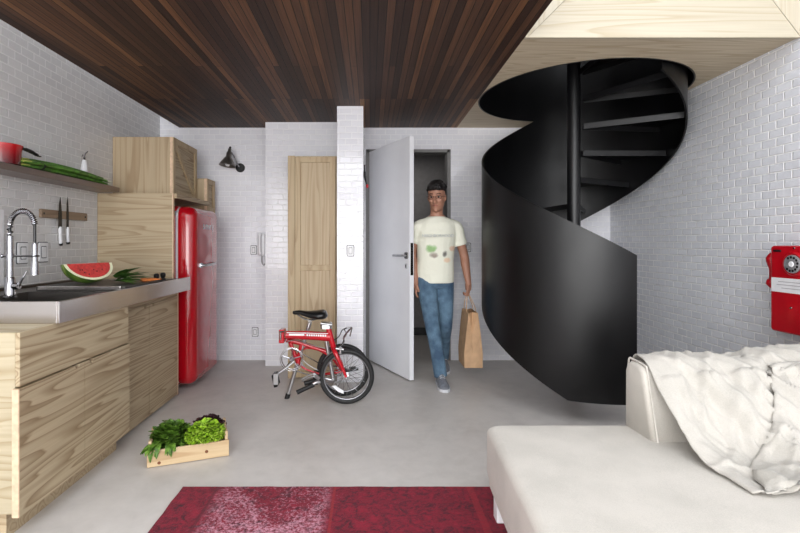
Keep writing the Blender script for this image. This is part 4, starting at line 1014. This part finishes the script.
# ------------------------------------------------------------ crate with greens
A0 = Vector((-1.187, 2.469, 0)); B0 = Vector((-.795, 2.616, 0)); ux = (B0-A0).normalized(); uy = Vector((-ux.y, ux.x, 0)); CL = (B0-A0).length; CW = .235
cr_ = thing('wooden_crate', 'small pale wooden crate on the concrete floor, full of leafy greens', 'crate', A0+ux*CL/2+uy*CW/2)
cr_.rotation_euler = (0, 0, math.atan2(ux.y, ux.x))
def lp(bm): return bm
def cpart(name, bm, mat, parent=None, smooth=False): return part(name, bm, mat, parent or cr_, smooth, keep=True)
hL, hW = CL/2, CW/2
for s in (-1, 1):
    bm = NB(); box(bm, -hL, hL, s*hW-.006, s*hW+.006, .004, .092, .002, 1); cpart('side_board', bm, PINE_C)
    bm = NB()
    a, b = (-hL+.006, -hL+.022) if s < 0 else (hL-.022, hL-.006)
    box(bm, a, b, -hW+.006, -hW+.034, .004, .138, .002, 1); box(bm, a, b, hW-.034, hW-.006, .004, .138, .002, 1); box(bm, a, b, -hW+.034, hW-.034, .004, .125, .002, 1); cpart('end_board', bm, PINE_C)
bm = NB(); box(bm, -hL+.002, hL-.002, -hW+.006, hW-.006, .0, .012); cpart('bottom', bm, PINE_C)
KN = plain('wood_knot', (120, 72, 44), .6, 0, .1)
CM = Matrix.Translation(cr_.location) @ Matrix.Rotation(cr_.rotation_euler.z, 4, 'Z')
def put(bm):
    for v in bm.verts: v.co = CM @ v.co
    return bm
for x, z in ((-.15, .022), (.09, .045)):
    bm = NB(); lathe(bm, [(.009, 0), (.008, .0012)], (x, -hW-.006, z), (0, -1, 0), 12); cpart('knot', bm, KN)
def bunch(xc, yc, rx, ry, n, mat, L, W, label, cat='greens', name='herb_bunch', z0=.03, ztop=.17):
    bm = NB()
    for i in range(n):
        a = random.uniform(0, 2*PI); q = math.sqrt(random.random()); bx, by = xc+rx*q*math.cos(a), yc+ry*q*math.sin(a)
        el = random.uniform(.25, 1.0)
        h = z0+(ztop-z0)*random.uniform(.45, 1)*(1-.35*q*q)
        leaf(bm, (bx, by, h-.02), (math.cos(a+random.uniform(-.6, .6))*q, math.sin(a+random.uniform(-.6, .6))*q, el), random.uniform(L*.6, L), W*random.uniform(.7, 1.1), random.uniform(.1, .5), ruffle=.003, ph=i, nseg=4)
        if i % 4 == 0: tube(bm, [(xc+rx*.2*math.cos(a), yc+ry*.2*math.sin(a), .014), (bx, by, h-.015)], .0022, 5)
    return single(name, put(bm), mat, label, cat, None, 'all')
DG = leafmat('dark_leaf', (50, 80, 20), (80, 116, 32), (120, 156, 62), 40)
LG = leafmat('lettuce_green', (112, 156, 26), (150, 192, 42), (186, 216, 88), 34)
LP = leafmat('lettuce_purple', (44, 22, 30), (66, 34, 42), (96, 56, 52), 30)
def dome(c, rx, ry, rz, n, L, W, mat, label, name, cat, ruffle, spill=0):
    bm = NB()
    for i in range(n):
        a = random.uniform(0, 2*PI); e = math.asin(random.uniform(-.12, 1)); d = Vector((math.cos(a)*math.cos(e), math.sin(a)*math.cos(e), math.sin(e)))
        q = random.uniform(.62, .9); p = Vector((c[0]+d.x*rx*q, c[1]+d.y*ry*q, c[2]+d.z*rz*q))
        if p.z < .10: p.x = max(-hL+.03, min(hL-.03, p.x)); p.y = max(-hW+.02, min(hW-.02, p.y)); p.z = max(p.z, .08)
        t = Vector((-math.sin(a), math.cos(a), 0))*random.uniform(-1.2, 1.2)+Vector((0, 0, random.uniform(-.5, .5)))
        dr = (d+Vector((0, 0, .25))+t*.8).normalized()
        if p.z < .11: dr = (dr+Vector((0, 0, .6))).normalized()
        leaf(bm, p, dr, L*random.uniform(.6, 1.1), W*random.uniform(.7, 1.2), random.uniform(.0, .5), ruffle=ruffle, ph=i*1.7, nseg=4, side=3 if ruffle > .004 else 2)
    R_ = bmesh.ops.create_icosphere(bm, subdivisions=2, radius=1)
    for v in R_['verts']: v.co = Vector((c[0]+v.co.x*rx*.6, c[1]+v.co.y*ry*.6, max(.016, c[2]+v.co.z*rz*.6)))
    return single(name, put(bm), mat, label, cat, None, 'all')
dome((-.095, .0, .085), .110, .105, .100, 430, .040, .022, DG, 'dark green leafy herb bunch filling the left half of the crate', 'herb_bunch', 'greens', .002)
bm = NB()
for i in range(16): leaf(bm, (-.165+random.uniform(-.03, .02), -hW+.01, .105+random.uniform(0, .02)), (random.uniform(-.7, .1), -.35, random.uniform(-.3, .3)), random.uniform(.04, .058), .016, .9, nseg=5)
for i in range(8): leaf(bm, (-.105+random.uniform(-.01, .02), -hW+.01, .11), (random.uniform(-.2, .2), -.35, random.uniform(-.2, .2)), random.uniform(.035, .05), .014, 1.0, nseg=5)
single('herb_sprig', put(bm), DG, 'dark green sprigs hanging over the front board at the left end of the crate', 'greens', smooth='all')
dome((.085, -.062, .092), .105, .100, .092, 360, .036, .024, LG, 'bright green frilly lettuce head at the front right of the crate', 'lettuce', 'lettuce', .009)
dome((.100, .060, .090), .088, .055, .080, 220, .036, .022, LP, 'dark purple lettuce head behind the bright green one in the crate', 'lettuce', 'lettuce', .009)
# ------------------------------------------------------------ rug
rm = M('rug_wool', rough=.95)
rc = rm.coord(); rs = rm.n('ShaderNodeSeparateXYZ'); rm.l(rc, rs.inputs[0])
speck = rm.noise(rc, 75, 3, .75); big = rm.noise(rc, 3.2, 4, .65, .6); mid = rm.noise(rc, 16, 4, .7, 1.0)
vor = rm.n('ShaderNodeTexVoronoi', feature='DISTANCE_TO_EDGE'); vor.inputs['Scale'].default_value = 9; rm.l(rm.coord((1, 1.2, 1)), vor.inputs['Vector'])
redc = rm.ramp(mid, [(.34, (58, 6, 24)), (.45, (116, 5, 34)), (.64, (140, 8, 42))])
motif = rm.math('MULTIPLY', rm.ramp(vor.outputs['Distance'], [(.0, fac01(1)), (.05, fac01(.8)), (.09, fac01(0))]), rm.ramp(mid, [(.42, fac01(0)), (.56, fac01(1))]))
redc = rm.mix(rm.math('MULTIPLY', motif, .18), redc, (70, 14, 32))
# worn pink patch covers the middle of the left half
X_ = rs.outputs['X']
inL = rm.math('MULTIPLY', rm.ramp(rm.math('ADD', X_, 1.0), [(.26, fac01(0)), (.33, fac01(1)), (.78, fac01(1)), (.825, fac01(0))]), 1)
wear = rm.math('MULTIPLY', inL, rm.ramp(rm.math('ADD', rm.math('MULTIPLY', big, .5), rm.math('MULTIPLY', speck, .6)), [(.52, fac01(0)), (.66, fac01(.95))]))
worn2 = rm.ramp(rm.math('ADD', rm.math('MULTIPLY', big, .35), rm.math('MULTIPLY', speck, .65)), [(.60, fac01(0)), (.72, fac01(.6))])
col2 = rm.mix(wear, redc, (206, 150, 166)); col2 = rm.mix(worn2, col2, (186, 104, 126)); col2 = rm.mix(rm.ramp(rm.noise(rc, 45, 4, .8), [(.50, fac01(0)), (.60, fac01(.7))]), col2, (74, 8, 30))
def band(x0, wd):
    d = rm.math('ABSOLUTE', rm.math('SUBTRACT', X_, x0)); return rm.math('LESS_THAN', d, wd)
col2 = rm.mix(rm.math('MULTIPLY', band(-.17, .006), .6), col2, (150, 36, 38)); col2 = rm.mix(rm.math('MULTIPLY', band(-.74, .007), .7), col2, (90, 18, 34)); col2 = rm.mix(rm.math('MULTIPLY', band(.485, .016), .45), col2, (160, 34, 46))
rm.base(col2); rm.bump(speck, .8, .006); rm.b.inputs['Sheen Weight'].default_value = .05
bm = NB(); NX, NY = 60, 70; rows = []
for j in range(NY+1):
    rows.append([(-.912+1.58*i/NX+.004*noise.noise(Vector((0, j*.3, 5)))*(1 if i in (0, NX) else 0), .35+1.913*j/NY+.004*noise.noise(Vector((i*.35, 0, 1)))*(1 if j in (0, NY) else 0)) for i in range(NX+1)])
top = [[bm.verts.new((x, y, .012)) for x, y in r] for r in rows]
for j in range(NY):
    for i in range(NX): bm.faces.new((top[j][i], top[j][i+1], top[j+1][i+1], top[j+1][i]))
border = top[0]+[r[-1] for r in top[1:]]+list(reversed(top[-1][:-1]))+[r[0] for r in reversed(top[1:-1])]
low = [bm.verts.new((v.co.x, v.co.y, .001)) for v in border]
for i in range(len(border)): bm.faces.new((border[i], low[i], low[(i+1) % len(low)], border[(i+1) % len(border)]))
bm.faces.new(low)
o = part('rug', bm, rm.m); tag(o, 'worn overdyed red and pink patchwork rug on the concrete floor', 'rug')
# ------------------------------------------------------------ sofa
so = thing('sofa', 'off-white linen chaise sofa with low square back, in the right foreground', 'sofa', (1.3, 1.3, 0))
def cushion(bm, x0, x1, y0, y1, z0, z1, r, crown=.0, nx=40, ny=40, skew=None):
    rings = []
    n = 8
    for k in range(n+1):
        a = PI/2*k/n; ins = r*(1-math.sin(a)); rings.append([(u, v, z0+r*.5*(1-math.cos(a))) for u, v in rrect(x0+ins*.3, x1-ins*.3, y0+ins*.3, y1-ins*.3, r*1.1, 6)])
    for k in range(n+1):
        a = PI/2*k/n; ins = r*(1-math.cos(a)); rings.append([(u, v, z1-r*(1-math.sin(a))) for u, v in rrect(x0+ins, x1-ins, y0+ins, y1-ins, r*1.1, 6)])
    base = rings[-1]; cx, cy = (x0+x1)/2, (y0+y1)/2
    for q in (.94, .85, .7, .5, .25, .03):
        rings.append([(cx+(p[0]-cx)*q, cy+(p[1]-cy)*q, z1+crown*(1-q**2)) for p in base])
    loft(bm, rings)
    if skew:
        for v in bm.verts: v.co.x += skew(v.co)
    return bm
def sk(co):  # the chaise's left side runs slightly askew
    return (co.y-2.03)*.055*max(0, (2.4-co.x)/1.9)
bm = NB(); cushion(bm, .505, 2.38, .80, 2.03, .205, .412, .034, .012, skew=sk); part('seat_cushion', bm, LINEN, so, smooth='all')
bm = NB(); cushion(bm, .515, 2.375, .81, 2.022, .15, .212, .02, 0, skew=sk); part('base', bm, LINEN, so, smooth='all')
bm = NB(); tube(bm, [(.512+sk(Vector((.51, y, 0))), y, .208) for y in (.86, 1.2, 1.6, 1.98)], .005, 8); part('piping', bm, LINEN, so, smooth=True)
for x, y in ((.565, 1.99), (.51, .86), (2.31, 1.95), (2.31, .87)):
    bm = NB(); box(bm, x-.028, x+.028, y-.028, y+.028, .0125 if x < .7 else .0, .158, .003, 1); part('leg', bm, WHITEP, so, label='white leg')
# back block: slanting front, square end
bm = NB()
def back_ring(x, ins):
    P = [(1.815+ins, .40), (1.885+ins*.8, .672-ins), (1.90+ins*.8, .690-ins), (1.93, .697-ins), (1.99-ins*.5, .697-ins), (2.015-ins, .680-ins), (2.025-ins, .66-ins), (2.028-ins, .40)]
    return [(x, y, z) for y, z in P]
rings = [back_ring(1.110, .022), back_ring(1.1125, .010), back_ring(1.120, .003), back_ring(1.135, 0)]+[back_ring(1.135+(2.375-1.135)*k/8, 0) for k in range(1, 9)]
loft(bm, rings); part('backrest', bm, LINEN, so, smooth='all')
bm = NB(); tube(bm, smoothpath([(1.127, 1.814, .41), (1.127, 1.850, .55), (1.127, 1.886, .680), (1.127, 1.905, .697), (1.127, 1.99, .702), (1.127, 2.02, .688), (1.127, 2.032, .55), (1.127, 2.032, .41)], 4), .004, 8); part('piping', bm, LINEN, so, smooth=True)
# ------------------------------------------------------------ throw
def sheet(bm, f, nu, nv, th):
    G = [[Vector(f(i/nu, j/nv)) for j in range(nv+1)] for i in range(nu+1)]
    V = [[bm.verts.new(p) for p in r] for r in G]
    for i in range(nu):
        for j in range(nv): bm.faces.new((V[i][j], V[i+1][j], V[i+1][j+1], V[i][j+1]))
pathc = smoothpath([(0, 2.055, .50), (0, 2.052, .62), (0, 2.035, .700), (0, 1.98, .722), (0, 1.90, .708), (0, 1.80, .610), (0, 1.69, .500), (0, 1.60, .448), (0, 1.53, .433), (0, 1.44, .429)], 6)
def pc(v):
    q = v*(len(pathc)-1); k = min(int(q), len(pathc)-2); return pathc[k].lerp(pathc[k+1], q-k)
def wr(x, s, sc=1.0):
    """folds: ridged noise in cloth space running mostly down the cloth with some diagonals"""
    c0 = x-.42*s; p = Vector((c0*8.5, s*1.6, 3.1)); a = max(0, 1-abs(noise.noise(p))*2.6)
    p2 = Vector(((x+.5*s)*13, s*4-x*3, 7.7)); b = max(0, 1-abs(noise.noise(p2))*3)
    p4 = Vector((c0*26, s*8, 4.3)); e = max(0, 1-abs(noise.noise(p4))*3)
    c = noise.noise(Vector((x*34, s*26, 2))); d = noise.noise(Vector((x*3, s*3, 9)))
    return 1.45*sc*(.026*a*a+.011*b*b+.006*e*e+.002*c+.018*d-.006)
def f1(u, v):
    p = pc(v); vv_ = v
    xl = 1.142+.012*math.sin(v*9)
    if v > .82: xl += (v-.82)/.18*.03
    x = xl+(2.33-xl)*u
    s = v*1.1
    top = math.exp(-((v-.36)/.2)**2)
    h = wr(x, s)*(.35+.65*min(1, u*8))
    bulge = .055*math.sin(PI*min(1, max(0, (v-.30)/.6)))*min(1, u*4)
    yy = p.y-h*.6*(1 if v > .4 else -.1)-bulge*.35; zz = p.z-.012*top+h*((1 if v > .5 else .55) if v > .25 else .2)+bulge*.4+.030*top*max(0, x-1.3)*2
    if v > .93: yy += .02*math.sin(x*14)
    return (x, yy, max(zz, .4295+.003*math.sin(x*30)) if v > .5 else zz)
bm = NB(); sheet(bm, f1, 150, 110, .004)
th = thing('throw_blanket', 'crumpled off-white linen throw draped over the sofa back and seat', 'blanket', (1.7, 1.7, .41))
def soli(o, t=.005):
    s = o.modifiers.new('s', 'SOLIDIFY'); s.thickness = t; s.offset = 1; return bake(o)
o1 = part('cloth', bm, THROW, th); soli(o1)
def f2(u, v):
    # upper layer, folded back over the first, entering from the right
    xl = 1.56-.24*min(1, v/.55)-.13*max(0, (v-.55)/.45)+.014*math.sin(v*7)
    vq = .50+.51*v
    x = xl+(2.30-xl)*u
    X, Y, Z = f1(min(1, max(0, (x-1.15)/1.18)), min(vq, 1.0))
    h = .015+.018*math.sin(PI/2*min(1, u/.10))+wr(x+3.3, v, .8)*max(0, min(1, u*4-.15))
    return (x, Y-h*.6, Z+h*.8)
bm = NB(); sheet(bm, f2, 90, 60, .004); o2 = part('folded_layer', bm, THROW, th); soli(o2)
def f3(u, v):
    # lifted fold near the top with an open pocket
    x = 1.575+.60*u-.02*math.sin(v*3); a = -1.0+3.4*v
    r = .030+.030*u
    y0_, z0_ = 1.885-.03*u, .690-.02*u+.015*math.sin(u*6)
    return (x+.03*v, y0_-.045-r*math.cos(a)*1.3, z0_-.015+r*math.sin(a)+wr(x, v+5, .35))
bm = NB(); sheet(bm, f3, 50, 24, .004); o3 = part('fold', bm, THROW, th); soli(o3)
# ------------------------------------------------------------ red wall telephone
ph = thing('wall_telephone', 'old red rotary wall telephone with a white label, on the right tiled wall', 'telephone', (XR, 2.545, .70))
py0, py1 = 2.41, 2.668; xf = 2.30
bm = NB(); slab(bm, FX, py0, py1, .70, 1.185, XR-.002, xf, .02, .012); part('case', bm, REDP, ph, smooth=True)
bm = NB(); lathe(bm, [(.066, 0), (.066, .006), (.058, .012), (.052, .008)], (xf, 2.515, 1.085), (-1, 0, 0), 40); pl = part('dial_surround', bm, REDP, ph, smooth=True)
dc = Vector((xf-.008, 2.515, 1.085))
bm = NB(); lathe(bm, [(.050, 0), (.050, .006), (.046, .009)], dc, (-1, 0, 0), 40); dl = part('dial', bm, plain('dial_grey', (150, 150, 152), .3, .3, .05), ph, smooth=True)
for k in range(10):
    a = math.radians(60+k*28); bm = NB(); lathe(bm, [(.0068, 0), (.0068, .0015)], dc+Vector((-.0085, math.cos(a)*.037, math.sin(a)*.037)), (-1, 0, 0), 14); part('finger_hole', bm, BLACKG, dl)
bm = NB(); lathe(bm, [(.016, 0), (.013, .004)], dc+Vector((-.009, 0, 0)), (-1, 0, 0), 24); part('dial_center', bm, WHITEP, dl)
bm = NB(); slab(bm, FX, py0+.012, py1-.012, .925, 1.005, xf-.0005, xf-.003, .003, .0005); lb = part('label_card', bm, WHITEP, ph, label='white label card with faint lines of print')
for z, a, b in ((.985, .04, .20), (.968, .03, .21), (.950, .05, .18)):
    bm = NB(); box(bm, xf-.0042, xf-.003, py0+a, py0+b, z-.003, z+.001); part('print_line', bm, plain('faint_print', (180, 176, 182), .7, 0, .03), lb)
bm = NB(); slab(bm, FX, 2.595, 2.645, 1.150, 1.162, xf-.0005, xf-.003, .005, .001); part('coin_slot', bm, BLACKG, ph)
for y, z in ((2.515, 1.172), (2.535, .845)):
    bm = NB(); lathe(bm, [(.006, 0), (.005, .003)], (xf-.0005, y, z), (-1, 0, 0), 12); part('lock', bm, CHROME, ph)
bm = NB(); tube(bm, smoothpath([(2.36, 2.700, 1.135), (2.345, 2.712, 1.11), (2.355, 2.705, 1.05), (2.355, 2.705, .99), (2.345, 2.712, .965), (2.36, 2.700, .945)], 4), [.022]*4+[.026]*3+[.024]*7+[.026]*3+[.022]*4, 14); part('handset', bm, REDP, ph, smooth=True)
bm = NB(); box(bm, 2.33, 2.38, 2.665, 2.685, 1.02, 1.08, .004, 1); part('cradle', bm, REDP, ph)
bm = NB(); tube(bm, smoothpath([(2.36, 2.700, .935), (2.37, 2.715, .88), (2.37, 2.730, .81), (2.37, 2.715, .75), (2.38, 2.67, .735)], 6), .006, 8); part('cord', bm, CHROME_D, ph, smooth=True)
